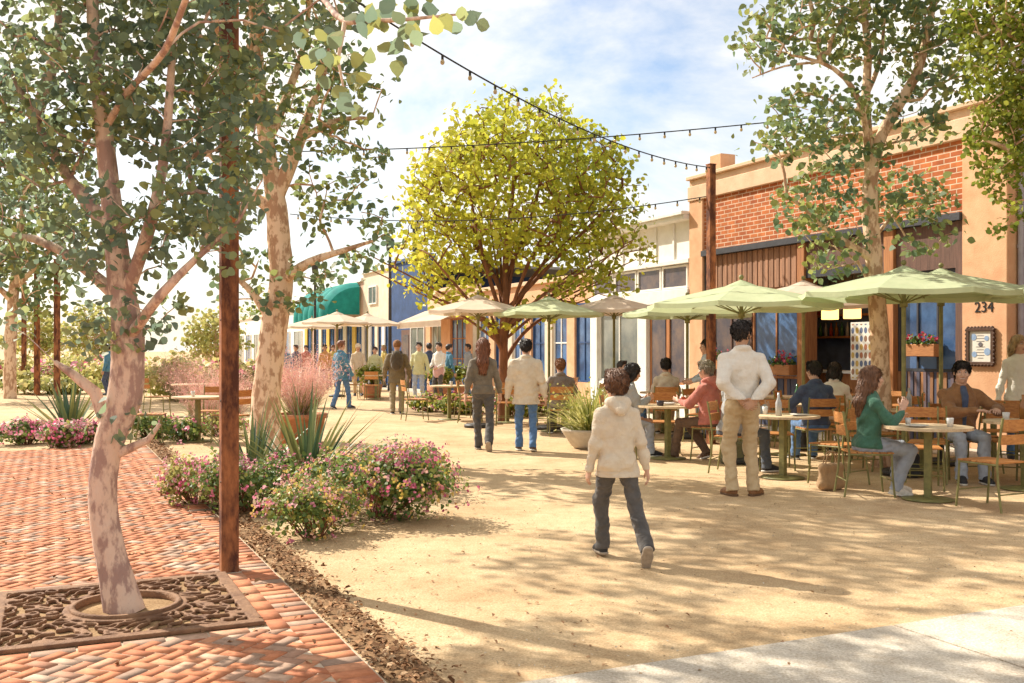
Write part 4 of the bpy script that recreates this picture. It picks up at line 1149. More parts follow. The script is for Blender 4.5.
ROOF_M = pm('roof_felt', (.30, .27, .24), scale=6, rough=.95)
BLACK_I = pm('number_black', (.02, .02, .02), scale=20, rough=.5)

def window_part(F, x0, x1, z0, z1, y, glass, frame, nx=1, nz=1, fw=.05, name='window'):
    m = MB()
    m.box(x0, x0 + fw, y, y + .07, z0, z1); m.box(x1 - fw, x1, y, y + .07, z0, z1)
    m.box(x0 + fw, x1 - fw, y, y + .07, z0, z0 + fw); m.box(x0 + fw, x1 - fw, y, y + .07, z1 - fw, z1)
    for i in range(1, nx): xx = x0 + (x1 - x0) * i / nx; m.box(xx - fw * .35, xx + fw * .35, y + .006, y + .06, z0 + fw, z1 - fw)
    for k in range(1, nz): zz = z0 + (z1 - z0) * k / nz; m.box(x0 + fw, x1 - fw, y + .009, y + .058, zz - fw * .35, zz + fw * .35)
    o = m.build(name, frame, F.root)
    boxobj('pane', glass, o, x0 + fw * .5, x1 - fw * .5, y + .03, y + .045, z0 + fw * .5, z1 - fw * .5)
    return o

# ---- the brick restaurant, number 234
B = Front('brick_restaurant', 'brick and peach stucco restaurant numbered 234 with open bar front', tf(690))
W = B.t0 + .40; D = 9.0
xl = B.x(703.5); xr = B.x(963)
B.box('pilaster', STUCCO, 0, xl, -.03, .4, 0, 4.738, bev=.012)
B.box('pilaster', STUCCO, xr, W, -.03, .4, 0, 4.735, bev=.012)
B.box('brick_panel', WALLBRICK, xl, xr, .02, .4, 3.62, 4.74)
B.box('cornice_band', STUCCO_T, -.02, W + .02, -.06, .4, 4.74, 5.06, bev=.012)
B.box('parapet', STUCCO_T, 0, W, -.02, .35, 5.06, 5.20, bev=.01)
m = MB(); m.box(-.03, W + .03, -.10, .38, 5.20, 5.28, bev=.012); m.build('coping', STUCCO_T, B.root)
B.box('parapet_block', STUCCO, B.x(705), B.x(716),   .12, .5, 5.28, 5.66, bev=.01)
B.box('lintel', STEEL_B, xl, xr, -.08, .38, 3.50, 3.62, bev=.004)
B.box('roof', ROOF_M, 0, W, .4, D, 4.6, 4.75)
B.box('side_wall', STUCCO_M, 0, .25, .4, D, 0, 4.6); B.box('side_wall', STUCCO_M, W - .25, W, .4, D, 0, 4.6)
B.box('rear_wall', NAVY, .25, W - .25, 2.5, 2.7, 0, 4.6)
B.box('ceiling', NAVY, .25, W - .25, .4, 2.5, 3.55, 3.6)
B.box('interior_floor', FLOOR_M, .25, W - .25, .05, 2.5, 0, .03)
c1, c2 = B.x(801), B.x(889)
B.box('column', SLAT_O, c1 - .10, c1 + .10, -.02, .3, .0, 3.5, bev=.008)
B.box('column', SLAT_O, c2 - .11, c2 + .11, -.02, .3, .0, 3.5, bev=.008)
B.box('column', SLAT_D, xr - .16, xr - .003, .02, .3, 0, 3.5)
B.box('column', STEEL_B, xl + .003, xl + .16, .02, .3, 0, 3.5)
# wooden slats under the lintel of the left bay
m = MB(); n = 34
for i in range(n):
    a = xl + .17 + (c1 - .11 - xl - .17) * i / n; b_ = xl + .17 + (c1 - .11 - xl - .17) * (i + .9) / n
    m.box(a, b_, .05 + .012 * (i % 2), .09, 2.72, 3.495, tint=rng.uniform())
m.build('slatted_fascia', SLAT, B.root)
B.box('fascia_panel', SLAT_D, c1 + .105, c2 - .115, .04, .10, 2.98, 3.495)
B.box('fascia_panel', SLAT_D, c2 + .115, xr - .165, .04, .10, 2.78, 3.495)
B.box('transom', STEEL_B, c1 + .105, c2 - .115, .02, .14, 2.84, 2.98)
window_part(B, xl + .165, (xl + c1) / 2 - .02, .95, 2.715, .08, GLASS_D, SLAT_D, 2, 1)
window_part(B, (xl + c1) / 2 + .02, c1 - .105, .95, 2.715, .08, GLASS_B, SLAT_O, 2, 1)
m = MB(); n = 30
for i in range(n):
    a = xl + .165 + (c1 - .105 - xl - .165) * i / n; m.box(a, a + (c1 - xl - .27) / n * .9, .07 + .01 * (i % 2), .12, .03, .945, tint=rng.uniform())
m.build('slatted_base', SLAT_V, B.root)
window_part(B, c2 + .115, xr - .165, 1.15, 2.775, .08, GLASS_B, STEEL_B, 3, 1)
m = MB(); n = 18
for i in range(n):
    a = c2 + .115 + (xr - .165 - c2 - .115) * i / n; m.box(a, a + (xr - c2 - .28) / n * .88, .07 + .012 * (i % 2), .12, .03, 1.145, tint=rng.uniform())
m.build('slatted_base', SLAT_V, B.root)
# open bar: counter, shelves
B.box('bar_counter', SLAT_O, c1 - 1.2, c2 - 1.0, .75, 1.2, .03, 1.06)
B.box('counter_top', WHITE_P, c1 - 1.25, c2 - .95, .68, 1.25, 1.06, 1.11, bev=.006)
B.box('shelf', SLAT_O, c1 - 2.3, c2 - 2.5, 2.15, 2.49, 1.75, 1.79); B.box('shelf', SLAT_O, c1 - 2.3, c2 - 2.5, 2.15, 2.49, 2.2, 2.24)
zc = zf(985, 307.5)
Mn = Matrix.Translation((B.x(985.5), -.034, zc)) @ Matrix.Rotation(R(90), 4, 'X')
text_mesh('house_number', '234', .23, BLACK_I, B.root, Mn, .006)
# bottles and a picture behind the bar
BOT = [pm('bottle_' + n, c, scale=10, rough=.15, spec=.6) for n, c in (('amber', (.35, .14, .03)), ('green', (.05, .16, .06)), ('clear', (.5, .5, .48)), ('red', (.45, .06, .03)))]
BN = ['amber', 'green', 'clear', 'red']
for k in range(12):
    kk = k % 4; x_ = c1 - 2.2 + k * .16; z_ = 1.79 if k < 7 else 2.24
    if k >= 7: x_ = c1 - 2.1 + (k - 7) * .22
    m = MB(); m.lathe([(0, 0), (.036, 0), (.036, .17), (.014, .22), (.014, .29), (0, .29)], 12)
    o = m.build('bottle', BOT[kk], None); o.location = B.w(x_, 2.3, z_); tag(o, '%s glass bottle on the %s shelf behind the open bar' % (BN[kk], 'lower' if k < 7 else 'upper'), 'bottle', 'bottles on the bar shelves')
PIC = pm('picture_landscape', (.20, .36, .52), (.50, .38, .20), scale=1.4, rough=.6, stretch=(1, 1, 3))
t = thing('picture', 'wide blue and tan landscape picture hung inside above the bar', 'picture', tuple(B.w((c1 + c2) / 2 - 2.55, 2.49, 2.62)), ROTF)
boxobj('canvas', PIC, t, -.75, .75, -.05, -.02, -.02, .5); boxobj('frame', SLAT_O, t, -.8, .8, -.02, 0, -.07, .55)
LAMPM = pm('lamp_shade_amber', (.55, .28, .06), scale=8, rough=.6, trans=.2)
_b = [n for n in LAMPM.node_tree.nodes if n.type == 'BSDF_PRINCIPLED'][0]; _b.inputs['Emission Color'].default_value = (1, .55, .18, 1); _b.inputs['Emission Strength'].default_value = 2.2
for xx, lab in ((c1 - .55, 'amber box lantern hanging left in the open bar'), (c1 + .05, 'amber box lantern hanging right in the open bar')):
    t = thing('lantern', lab, 'lantern', tuple(B.w(xx, 1.2, 2.1)), ROTF, 'amber lanterns in the bar'); boxobj('lamp_shade', LAMPM, t, -.12, .12, -.12, .12, 0, .34, bev=.01)
    m = MB(); m.tube([(0, 0, .34), (0, 0, 1.5)], .008, 5); m.build('cord', CABLE, t)
# bar stools
for px, y_, lab in ((817, -.25, 'left bar stool with round tan seat at the open bar'), (838, -.05, 'right bar stool with round tan seat at the open bar')):
    t = thing('bar_stool', lab, 'bar stool', tuple(B.w(B.x(px), y_ + .1, .007)), ROTF, 'bar stools')
    m = MB(); m.lathe([(0, .72), (.17, .72), (.20, .75), (.20, .79), (.16, .82), (0, .825)], 20); m.build('seat', SLAT_O, t)
    for k in range(4):
        a = k * pi / 2 + .78; m = MB(); m.tube([(.12 * cos(a), .12 * sin(a), .72), (.21 * cos(a), .21 * sin(a), .0)], .013, 6); m.build('leg', METAL_D, t)
    m = MB(); m.tube([(.175 * cos(a), .175 * sin(a), .25) for a in np.linspace(0, 2 * pi, 21)], .009, 5, cap=False); m.build('foot_ring', METAL_D, t)
# poster with rows of round dishes
PAPER = pm('paper', (.74, .70, .62), (.66, .61, .53), scale=6, rough=.8)
t = thing('menu_poster', 'tall pale poster with rows of small round dishes beside the bar opening', 'poster', tuple(B.w(B.x(864), -.06, .98)), ROTF)
boxobj('sheet', PAPER, t, -.26, .26, 0, .02, 0, 1.0, bev=.004)
def dish_mat():
    m = bpy.data.materials.new('dish_print'); m.use_nodes = True; nt = m.node_tree; nt.nodes.clear(); N = nt.nodes.new; L = nt.links.new
    out = N('ShaderNodeOutputMaterial'); b = N('ShaderNodeBsdfPrincipled'); b.inputs['Roughness'].default_value = .7
    tc_ = N('ShaderNodeTexCoord'); mp_ = N('ShaderNodeMapping'); mp_.inputs['Scale'].default_value = (10, 0, 7); L(tc_.outputs['Object'], mp_.inputs['Vector'])
    v = N('ShaderNodeTexVoronoi'); v.inputs['Scale'].default_value = 1; v.inputs['Randomness'].default_value = 0; L(mp_.outputs['Vector'], v.inputs['Vector'])
    r = N('ShaderNodeValToRGB'); r.color_ramp.elements[0].position = .36; r.color_ramp.elements[0].color = (0, 0, 0, 1); r.color_ramp.elements[1].position = .40; r.color_ramp.elements[1].color = (1, 1, 1, 1); L(v.outputs['Distance'], r.inputs['Fac'])
    sp = N('ShaderNodeSeparateColor'); L(v.outputs['Color'], sp.inputs['Color'])
    c = N('ShaderNodeValToRGB'); c.color_ramp.interpolation = 'CONSTANT'; e = c.color_ramp.elements; e[0].color = (.22, .11, .06, 1); e[1].position = .7; e[1].color = (.10, .13, .22, 1)
    for p_, q_ in ((.25, (.52, .34, .08, 1)), (.5, (.40, .15, .07, 1))): k = e.new(p_); k.color = q_
    L(sp.outputs['Red'], c.inputs['Fac'])
    x = N('ShaderNodeMix'); x.data_type = 'RGBA'; x.inputs['B'].default_value = (.72, .68, .60, 1); L(r.outputs['Color'], x.inputs['Factor']); L(c.outputs['Color'], x.inputs['A']); L(x.outputs['Result'], b.inputs['Base Color']); L(b.outputs['BSDF'], out.inputs['Surface']); return m
boxobj('dish_print', dish_mat(), t, -.25, .25, -.004, .0, .03, .97)
# framed menu beside the door
t = thing('menu_board', 'dark scalloped menu frame under the number 234 on the stucco pier', 'menu board', tuple(B.w(B.x(983), -.034, zf(983, 365))), ROTF)
fw, fh = .245, .56
m = MB(); m.box(-fw, fw, -.05, -.008, 0, .05, bev=.006); m.box(-fw, fw, -.05, -.008, fh - .05, fh, bev=.006); m.box(-fw, -fw + .05, -.049, -.009, .05, fh - .05); m.box(fw - .05, fw, -.049, -.009, .05, fh - .05)
for i in range(8):
    for z_ in (0, fh): m.ball((-fw + 2 * fw * (i + .5) / 8, -.03, z_), .026, 8)
for i in range(9):
    for x_ in (-fw, fw): m.ball((x_, -.03, fh * (i + .5) / 9), .026, 8)
m.build('frame', pm('frame_dark', (.10, .05, .03), scale=12, rough=.5, bump=.2), t)
boxobj('paper_sheet', PAPER, t, -fw + .045, fw - .045, -.022, -.008, .045, fh - .045)
m = MB()
for x_, z_, r_ in ((-.12, .42, .05), (.12, .20, .055), (-.11, .16, .045), (.11, .40, .04)): m.tube([(x_, -.026, z_), (x_, -.021, z_)], r_, 14)
m.build('blue_print', pm('print_blue', (.30, .42, .62), scale=12, rough=.8), t)
m = MB()
for k in range(9): w_ = .05 + .05 * ((k * 37) % 5) / 5; m.box(-w_, w_, -.0245, -.0205, .1 + k * .042, .108 + k * .042)
m.tube([(0, -.028, .31), (0, -.021, .31)], .035, 12); m.build('text_lines', pm('print_grey', (.16, .14, .15), scale=12, rough=.8), t)
# flower boxes
flower_box(tuple(B.w(B.x(924), .075, zf(924, 356.5))), ROTF, .62, 'orange wooden flower box with red flowers right of the bar poster')
flower_box(tuple(B.w(B.x(783), .075, 1.02)), ROTF, .62, 'orange wooden flower box with red flowers left of the open bar')
flower_box(tuple(B.w(B.x(719), .075, 1.10)), ROTF, .55, 'orange wooden flower box with red flowers beside the stucco left pier')
# drain pipe and the mauve neighbour
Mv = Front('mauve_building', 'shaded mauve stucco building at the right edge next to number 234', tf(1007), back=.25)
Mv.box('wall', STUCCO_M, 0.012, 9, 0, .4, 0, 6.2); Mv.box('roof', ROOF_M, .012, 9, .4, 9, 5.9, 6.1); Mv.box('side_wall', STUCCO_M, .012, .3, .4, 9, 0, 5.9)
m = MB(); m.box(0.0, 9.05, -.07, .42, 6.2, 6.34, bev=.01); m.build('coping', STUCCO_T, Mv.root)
PIPE = pm('pipe_lilac', (.40, .36, .42), (.32, .29, .34), scale=6, rough=.5)
t = thing('drain_pipe', 'lilac grey drain pipe between the stucco pier and mauve wall', 'pipe', tuple(Mv.w(.09, -.06, 0)), ROTF)
m = MB(); m.tube([(0, 0, .05), (0, 0, 5.9)], .05, 12); m.build('pipe', PIPE, t)
for z_ in (1.0, 3.0, 5.0): m = MB(); m.tube([(0, 0, z_), (0, 0, z_ + .05)], .06, 12); m.build('clip', PIPE, t)

# ---- white shop
tl = tf(590); S1 = Front('white_shop', 'white painted timber shop with panelled parapet beside the brick restaurant', tl)
W1 = tl - B.t0 - .01; H1 = 4.55
S1.box('side_wall', WHITE_P, 0, .2, .3, 9, 0, H1); S1.box('roof', ROOF_M, .2, W1, .3, 9, H1 - .6, H1 - .5)
S1.box('wall', WHITE_P, 0, W1, .1, .3, 2.75, H1 - .18)
m = MB(); m.box(-.05, W1, -.16, .3, H1 - .18, H1 - .08, bev=.01); m.box(-.09, W1, -.22, .3, H1 - .08, H1, bev=.01); m.build('cornice', WHITE_P, S1.root)
np_ = 6
for i in range(np_ + 1): xx = W1 * i / np_; S1.box('batten', WHITE_P, max(0, xx - .03), min(W1, xx + .03), .065, .101, 3.52, H1 - .20)
S1.box('ledge', WHITE_P, 0, W1, -.04, .098, 3.42, 3.52, bev=.008)
for i in range(4): x0 = .12 + (W1 - .2) * i / 4; window_part(S1, x0, x0 + (W1 - .2) / 4 - .06, 2.88, 3.40, .03, GLASS_D, WHITE_P, 1, 1, .045)
S1.box('fascia', WHITE_P, 0, W1, -.06, .095, 2.55, 2.86, bev=.01)
xs = [0, S1.x(597), S1.x(637), S1.x(646), S1.x(684), W1]
S1.box('column', WHITE_P, 0, xs[1] - .02, .0, .3, 0, 2.55, bev=.01); S1.box('column', WHITE_P, xs[2], xs[3], .0, .3, 0, 2.55, bev=.01); S1.box('column', WHITE_P, xs[4], W1, 0, .3, 0, 2.55, bev=.01)
window_part(S1, xs[1] - .015, xs[2] - .005, .72, 2.545, .08, GLASS_G, WHITE_P, 2, 1)
S1.box('stall_riser', WHITE_P, xs[1] - .015, xs[2] - .005, .04, .3, 0, .715, bev=.01)
window_part(S1, S1.x(665), xs[4] - .005, .72, 2.545, .08, GLASS_D, SLAT_O, 1, 1)
S1.box('stall_riser', WHITE_P, S1.x(665), xs[4] - .005, .04, .3, 0, .715, bev=.01)
dr = S1.box('door', SLAT_O, xs[3] + .01, S1.x(665) - .01, .10, .16, .03, 2.5); boxobj('pane', GLASS_D, dr, xs[3] + .12, S1.x(665) - .12, .085, .12, .4, 2.3)
S1.box('rear_wall', NAVY, .2, W1, 1.6, 1.7, 0, H1 - .6)

# ---- orange shop with blue windows, under the yellow tree
t2 = tf(472); S2 = Front('orange_shop', 'orange stucco shop with blue windows behind the yellow tree', t2); W2 = t2 - tl - .012
S2.box('wall', STUCCO, 0, W2, .1, .3, 2.75, 3.4); S2.box('coping', STUCCO_T, -.04, W2, 0, .34, 3.4, 3.52, bev=.01); S2.box('roof', ROOF_M, 0, W2, .3, 9, 3.2, 3.3)
n = 6
for i in range(n):
    x0 = W2 * i / n; x1 = W2 * (i + 1) / n
    S2.box('pilaster', STUCCO if i % 2 else CREAM_P, x0, x0 + .45, .02, .3, 0, 2.75, bev=.01)
    window_part(S2, x0 + .455, x1 - .005, .65, 2.745, .08, GLASS_B, BLUE_P if i % 2 else WHITE_P, 2, 2)
    S2.box('stall_riser', STUCCO if i % 3 else TERRA, x0 + .455, x1 - .005, .05, .3, 0, .645)
S2.box('side_wall', STUCCO, 0, .2, .3, 9, 0, 3.2)
# ---- tan shop with a beige awning
t3 = tf(425); S3 = Front('tan_shop', 'tan shop front with beige awning and orange door left of the yellow tree', t3); W3 = t3 - t2 - .012
S3.box('wall', STUCCO_T, 0, W3, .1, .3, 2.6, 3.6); S3.box('coping', STUCCO_T, -.04, W3, 0, .34, 3.6, 3.72); S3.box('roof', ROOF_M, 0, W3, .3, 9, 3.3, 3.4); S3.box('side_wall', STUCCO_T, 0, .2, .3, 9, 0, 3.3)
for k, (a, b_) in enumerate(((0, .5), (W3 * .35, W3 * .35 + .9), (W3 - .6, W3))): S3.box('pilaster', STUCCO, a, b_, .02, .3, 0, 2.6, bev=.01)
window_part(S3, .505, W3 * .35 - .005, .5, 2.595, .08, GLASS_G, WHITE_P, 2, 1); window_part(S3, W3 * .35 + .905, W3 - .605, .5, 2.595, .08, GLASS_B, SLAT_O, 3, 3)
S3.box('stall_riser', STUCCO, .505, W3 * .35 - .005, .06, .3, 0, .495); S3.box('stall_riser', STUCCO, W3 * .35 + .905, W3 - .605, .06, .3, 0, .495)
m = MB(); vs = [(0, 0, 2.95), (W3, 0, 2.95), (W3, -1.1, 2.5), (0, -1.1, 2.5), (0, -1.1, 2.3), (W3, -1.1, 2.3)]
vs2 = [(x, y, z - .02) for x, y, z in vs]
m.add(vs + vs2, [(0, 1, 2, 3), (3, 2, 5, 4), (9, 8, 7, 6), (10, 11, 8, 9)]); m.build('awning', CANVAS_C, S3.root)
# ---- blue building
t4 = tf(388); S4 = Front('blue_building', 'tall dark blue painted building with few openings beside the cream shop', t4); W4 = t4 - t3 - .012
S4.box('wall', BLUE_P, 0, W4, .1, .4, 0, 5.0); S4.box('coping', BLUE_P, -.05, W4, .02, .45, 5.0, 5.14, bev=.01); S4.box('roof', ROOF_M, 0, W4, .4, 9, 4.7, 4.8); S4.box('side_wall', BLUE_P, 0, .25, .4, 9, 0, 4.7)
dr = S4.box('door', SLAT_D, W4 * .35, W4 * .35 + 1.1, .05, .098, 0, 2.3); boxobj('pane', GLASS_D, dr, W4 * .35 + .2, W4 * .35 + .9, .035, .06, .9, 2.1)
window_part(S4, W4 * .6, W4 * .6 + 1.6, .9, 2.4, .03, GLASS_G, WHITE_P, 2, 1)
m = MB(); m.tube([(W4 * .25, .8, 4.8), (W4 * .25, .8, 6.6)], .12, 10); m.tube([(W4 * .25, .8, 6.45), (W4 * .25, .8, 6.7)], .2, 10); m.build('flue', METAL_D, S4.root)
# ---- cream building
t5 = tf(361); S5 = Front('cream_building', 'cream building with small high windows between blue building and teal awning', t5); W5 = t5 - t4 - .012
S5.box('wall', CREAM_P, 0, W5, .1, .4, 2.6, 4.9); S5.box('coping', WHITE_P, -.05, W5, 0, .45, 4.9, 5.03, bev=.01); S5.box('roof', ROOF_M, 0, W5, .4, 9, 4.6, 4.7); S5.box('side_wall', CREAM_P, 0, .25, .4, 9, 0, 4.6)
window_part(S5, W5 * .25, W5 * .25 + 1.2, 3.5, 4.3, .03, GLASS_G, WHITE_P, 2, 1)
n = 4
for i in range(n):
    x0 = W5 * i / n; S5.box('pilaster', WHITE_P if i % 2 else CREAM_P, x0, x0 + .4, .03, .3, 0, 2.6); window_part(S5, x0 + .405, W5 * (i + 1) / n - .005, .05, 2.595, .09, GLASS_B, BLUE_P, 2, 3)
# ---- building with the teal awning
t6 = tf(304); S6 = Front('awning_building', 'pink stucco building with domed teal awning over striped shop doors', t6); W6 = t6 - t5 - .012
PINK = pm('stucco_pink', (.62, .40, .30), (.54, .33, .24), scale=3, rough=.9)
S6.box('wall', PINK, 0, W6, .1, .4, 2.9, 4.6); S6.box('coping', WHITE_P, -.05, W6, 0, .45, 4.6, 4.75); S6.box('roof', ROOF_M, 0, W6, .4, 9, 4.3, 4.4); S6.box('side_wall', PINK, 0, .25, .4, 9, 0, 4.3)
n = 7
for i in range(n):
    x0 = W6 * i / n; S6.box('pilaster', (YELLOW_P, PINK, CREAM_P)[i % 3], x0, x0 + .55, .03, .3, 0, 2.9); window_part(S6, x0 + .555, W6 * (i + 1) / n - .005, .05, 2.895, .09, GLASS_B, BLUE_P, 2, 2)
m = MB(); nb = 6; vs, fs = [], []
ax0, ax1 = W6 * .42, W6 * .98; q = 10; NN = nb * 6
for j in range(q + 1):
    a = (pi / 2) * j / q
    for i in range(NN + 1):
        f = i / NN; bul = abs(math.sin(pi * f * nb)) * .24; vs.append((ax0 + (ax1 - ax0) * f, -(1.5 + bul) * math.sin(a) * 1.0, 3.1 + (1.25 + bul) * cos(a)))
for i in range(NN + 1): vs.append((ax0 + (ax1 - ax0) * i / NN, vs[q * (NN + 1) + i][1], 2.72 + .09 * abs(math.sin(pi * i / NN * nb * 2))))
for j in range(q + 1):
    for i in range(NN): a = j * (NN + 1) + i; fs.append((a, a + NN + 1, a + NN + 2, a + 1))
m.add(vs, fs, .5, True)
for x_ in (ax0, ax1): m.add([(x_, 0, 3.1)] + [(x_, -1.5 * math.sin(pi / 2 * j / q), 3.1 + 1.25 * cos(pi / 2 * j / q)) for j in range(q + 1)] , [tuple(range(q + 2))])
m.build('awning', TEAL_C, S6.root)
# ---- far pale block closing the row
t7 = t6 + 22; S7 = Front('far_shop', 'pale far shop row closing the left end of the frontage', t7); W7 = 21.9
S7.box('wall', WHITE_P, 0, W7, .1, 6, 0, 3.7); S7.box('coping', CREAM_P, -.05, W7, 0, 6.1, 3.7, 3.85)
for i in range(7): window_part(S7, W7 * i / 7 + .5, W7 * i / 7 + 2.4, .6, 2.6, .03, GLASS_B if i % 2 else GLASS_G, WHITE_P, 2, 1)
# ------------------------------------------------------------------ trees
def A_(pts, d): return [tuple(at(p[0], p[1], p[2] if len(p) > 2 else d)) for p in pts]
def B_(px, py, d, rpx, rpy, rd=None, wt=1.0):
    k = d / FOC; return (tuple(at(px, py, d)), (rpx * k, rd if rd else (rpx + rpy) / 2 * k, rpy * k), wt)
def sunlit(base_shift=.28):
    def f(P, t):
        c = P.mean(0); q = (P - c) @ np.array([to_sun.x, to_sun.y, to_sun.z]); q = q / (np.abs(q).max() + 1e-6)
        return t
    return f
# foreground pale-barked tree standing in the grate
bp_ = UV(6.10, .38); d1 = bp_.y
tr = A_([(121, 640), (112, 560), (102, 500), (110, 440), (124, 400), (128, 340), (121, 280), (112, 210), (104, 130), (95, 60), (92, -30), (96, -140)], d1)
tr[0] = (bp_.x + .01, bp_.y, 0.0)
tr[1] = tuple(Vector(tr[1]) + Vector((0.0, 0, 0)))
# a long limb reaching towards the camera carries the big near leaves
def near_leaves():
    P, N_, S_, T_ = [], [], [], []
    for px, py in ((370, 12), (398, 18), (430, 10), (462, 14), (446, 22), (405, 32), (420, 36), (384, 48), (396, 46), (397, 68), (340, 62), (357, 60), (329, 60), (339, 92), (360, 84), (353, 78), (315, 55), (320, 72), (335, 40), (362, 30), (413, 22), (378, 24), (350, 18), (436, 26), (472, 18), (322, 35), (388, 6), (300, 40), (308, 62), (345, 105), (382, 14), (412, 8)):
        for k in range(2):
            d = 3.05 + rng.normal() * .12; P.append(np.array(at(px + rng.normal() * 4 * k + 5 * k, py + rng.normal() * 5 * k, d)))
            N_.append(np.array([rng.normal() * .6, -1, rng.normal() * .6])); S_.append(.050 + .016 * rng.uniform() - .012 * k); T_.append(.12 + .72 * rng.uniform())
    return np.array(P), np.array(N_), np.array(S_), np.array(T_)
limbs1 = [
    (A_([(112, 440), (95, 392), (70, 372), (55, 362)], d1), [.042, .034, .024, .014]),
    (A_([(118, 470), (148, 440), (160, 424)], d1), [.035, .02, .01]),
    (A_([(121, 290), (150, 225), (165, 150), (172, 60), (178, -40)], d1 - .2), [.042, .034, .027, .02, .012]),
    (A_([(118, 250), (70, 180), (35, 120), (10, 70)], d1 + .2), [.05, .035, .022, .012]),
    (A_([(125, 350), (160, 296), (200, 255), (238, 222), (262, 180)], d1 - .3), [.034, .025, .017, .010, .004]),
    (A_([(122, 300), (60, 250), (10, 235), (-50, 240)], d1 + .3), [.045, .03, .02, .012]),
    (A_([(104, 130), (128, 92, d1 - .2), (165, 50, d1 - .7), (205, -30, d1 - 1.3), (300, -18, 3.6), (345, 22, 3.1), (400, 20, 3.0), (462, 14, 3.05)], d1), [.024, .020, .017, .014, .011, .009, .006, .003]),
    (A_([(345, 22), (338, 60), (345, 95)], 3.05), [.008, .005, .003]),
    (A_([(100, 100), (60, 20), (30, -60)], d1 + .4), [.04, .03, .015]),
]
blobs1 = [B_(50, 80, d1 + .1, 85, 95), B_(30, 210, d1 + .3, 65, 65), B_(20, 300, d1 + .4, 50, 45, None, .8), B_(165, 85, d1, 75, 100), B_(215, 130, d1 - .1, 60, 60), B_(130, 240, d1 - .1, 70, 50),
          B_(190, 215, d1 - .2, 60, 50), B_(215, 20, d1 - .3, 80, 60), B_(228, 110, d1 + .2, 44, 80), B_(222, 185, d1 + .2, 40, 50), B_(30, 130, d1, 60, 60), B_(235, 222, d1 - .3, 40, 34, None, 1.2), B_(120, 330, d1 - .2, 60, 34, None, .9), B_(180, 330, d1 + .2, 40, 30, None, .7), B_(100, -60, d1, 170, 60), B_(300, 15, d1 - .6, 60, 38), B_(60, -150, d1, 190, 80, None, .7), B_(240, -130, d1 - .3, 120, 80, None, .7), B_(115, 415, d1, 40, 26, None, .7), B_(70, 380, d1 + .1, 24, 20, None, .6), ((-3.9, 8.3, 5.2), (1.4, 1.1, .7), .5), ((-2.9, 7.4, 4.9), (1.0, .9, .6), .5), ((-1.6, 7.2, 5.3), (1.0, .9, .6), .4)]  # closing blobs: extra crown above the view, added to break up the post's shadow
tree('pale-barked foreground tree with grey-green leaves rising from the tree grate', tr[0], tr, [.112, .086, .080, .080, .092, .090, .074, .056, .046, .04, .03, .02],
     limbs1, blobs1, 740, 28, .155, .052, LEAF_GREY, BARK, mind=.12, rtip=.0032, shape=LEAF_SHAPE, nt=22, extra=near_leaves(), flatten=.85, tbias=.02)
# second pale tree behind the flower bed
d2 = 14.2
tr = A_([(266, 456), (265, 420), (268, 380), (273, 335), (281, 282), (279, 240), (276, 205), (268, 152), (259, 88), (256, 40), (252, -60), (250, -150)], d2)
tr[0] = (tr[0][0], tr[0][1], 0)
limbs2 = [(A_([(278, 200), (290, 165), (301, 138), (312, 105), (330, 60)], d2), [.13, .10, .08, .05, .02]),
          (A_([(281, 282), (310, 262), (345, 250), (375, 240)], d2 - .3), [.10, .06, .04, .015]), (A_([(276, 215), (235, 180), (205, 150)], d2), [.09, .06, .03]),
          (A_([(273, 330), (250, 290), (225, 270)], d2 + .2), [.08, .05, .02]), (A_([(301, 138), (340, 120), (372, 118)], d2), [.06, .04, .015]), (A_([(268, 152), (300, 60), (310, 0)], d2 + .5), [.08, .05, .03])]
blobs2 = [B_(330, 165, d2, 55, 50), B_(355, 225, d2 - .2, 45, 45), B_(300, 80, d2, 75, 60), B_(235, 110, d2, 60, 70), B_(215, 200, d2 + .2, 45, 60), B_(290, 15, d2, 85, 50), B_(230, 270, d2, 40, 40), B_(320, 265, d2 - .2, 52, 34), B_(375, 170, d2, 26, 40, None, .8),
          B_(250, -60, d2, 160, 60), B_(285, 290, d2 - .3, 45, 26, None, .8), B_(345, 110, d2, 45, 35), ((-3.6, 13.4, 7.4), (2.4, 1.9, 1.1), .8), ((-1.6, 12.6, 7.9), (1.4, 1.4, .8), .8), ((-5.4, 12.2, 7.2), (1.5, 1.5, .8), .8), ((-3.2, 11.4, 8.6), (2.0, 1.6, .7), .7)]
tree('leaning pale-barked tree behind the pink flower bed and rusty post', tr[0], tr, [.235, .215, .20, .185, .175, .155, .15, .11, .10, .09, .06, .04], limbs2, blobs2, 640, 15, .30, .105, LEAF_MID, BARK_O, mind=.24, rtip=.007, nt=14, shape=LEAF_SHAPE, tbias=-.05)
# yellow tree in the middle
d3 = 21.0
bx, by, _ = at(503, 421, d3); base3 = (bx, d3, 0)
tr = A_([(503, 421), (503, 380), (504, 330), (506, 290), (506, 250), (512, 200), (516, 150)], d3); tr[0] = base3
limbs3 = []
for k, pts in enumerate(([(503, 352), (485, 320), (460, 290), (430, 255)], [(503, 340), (520, 300), (545, 260), (575, 215)], [(504, 325), (490, 280), (475, 220), (465, 160)], [(504, 330), (535, 305), (580, 280), (610, 255)],
                         [(504, 335), (470, 312), (440, 300), (412, 285)], [(506, 280), (530, 220), (545, 160), (550, 125)], [(506, 300), (480, 250), (440, 200), (425, 165)], [(505, 310), (550, 265), (600, 215), (620, 190)],
                         [(503, 362), (522, 335), (548, 315), (585, 300)])):
    dd = rng.uniform(-1.3, 1.3); q = [(p[0], p[1], d3 + dd * i / 3) for i, p in enumerate(pts)]
    limbs3.append((A_(q, d3), [.055, .042, .03, .014]))
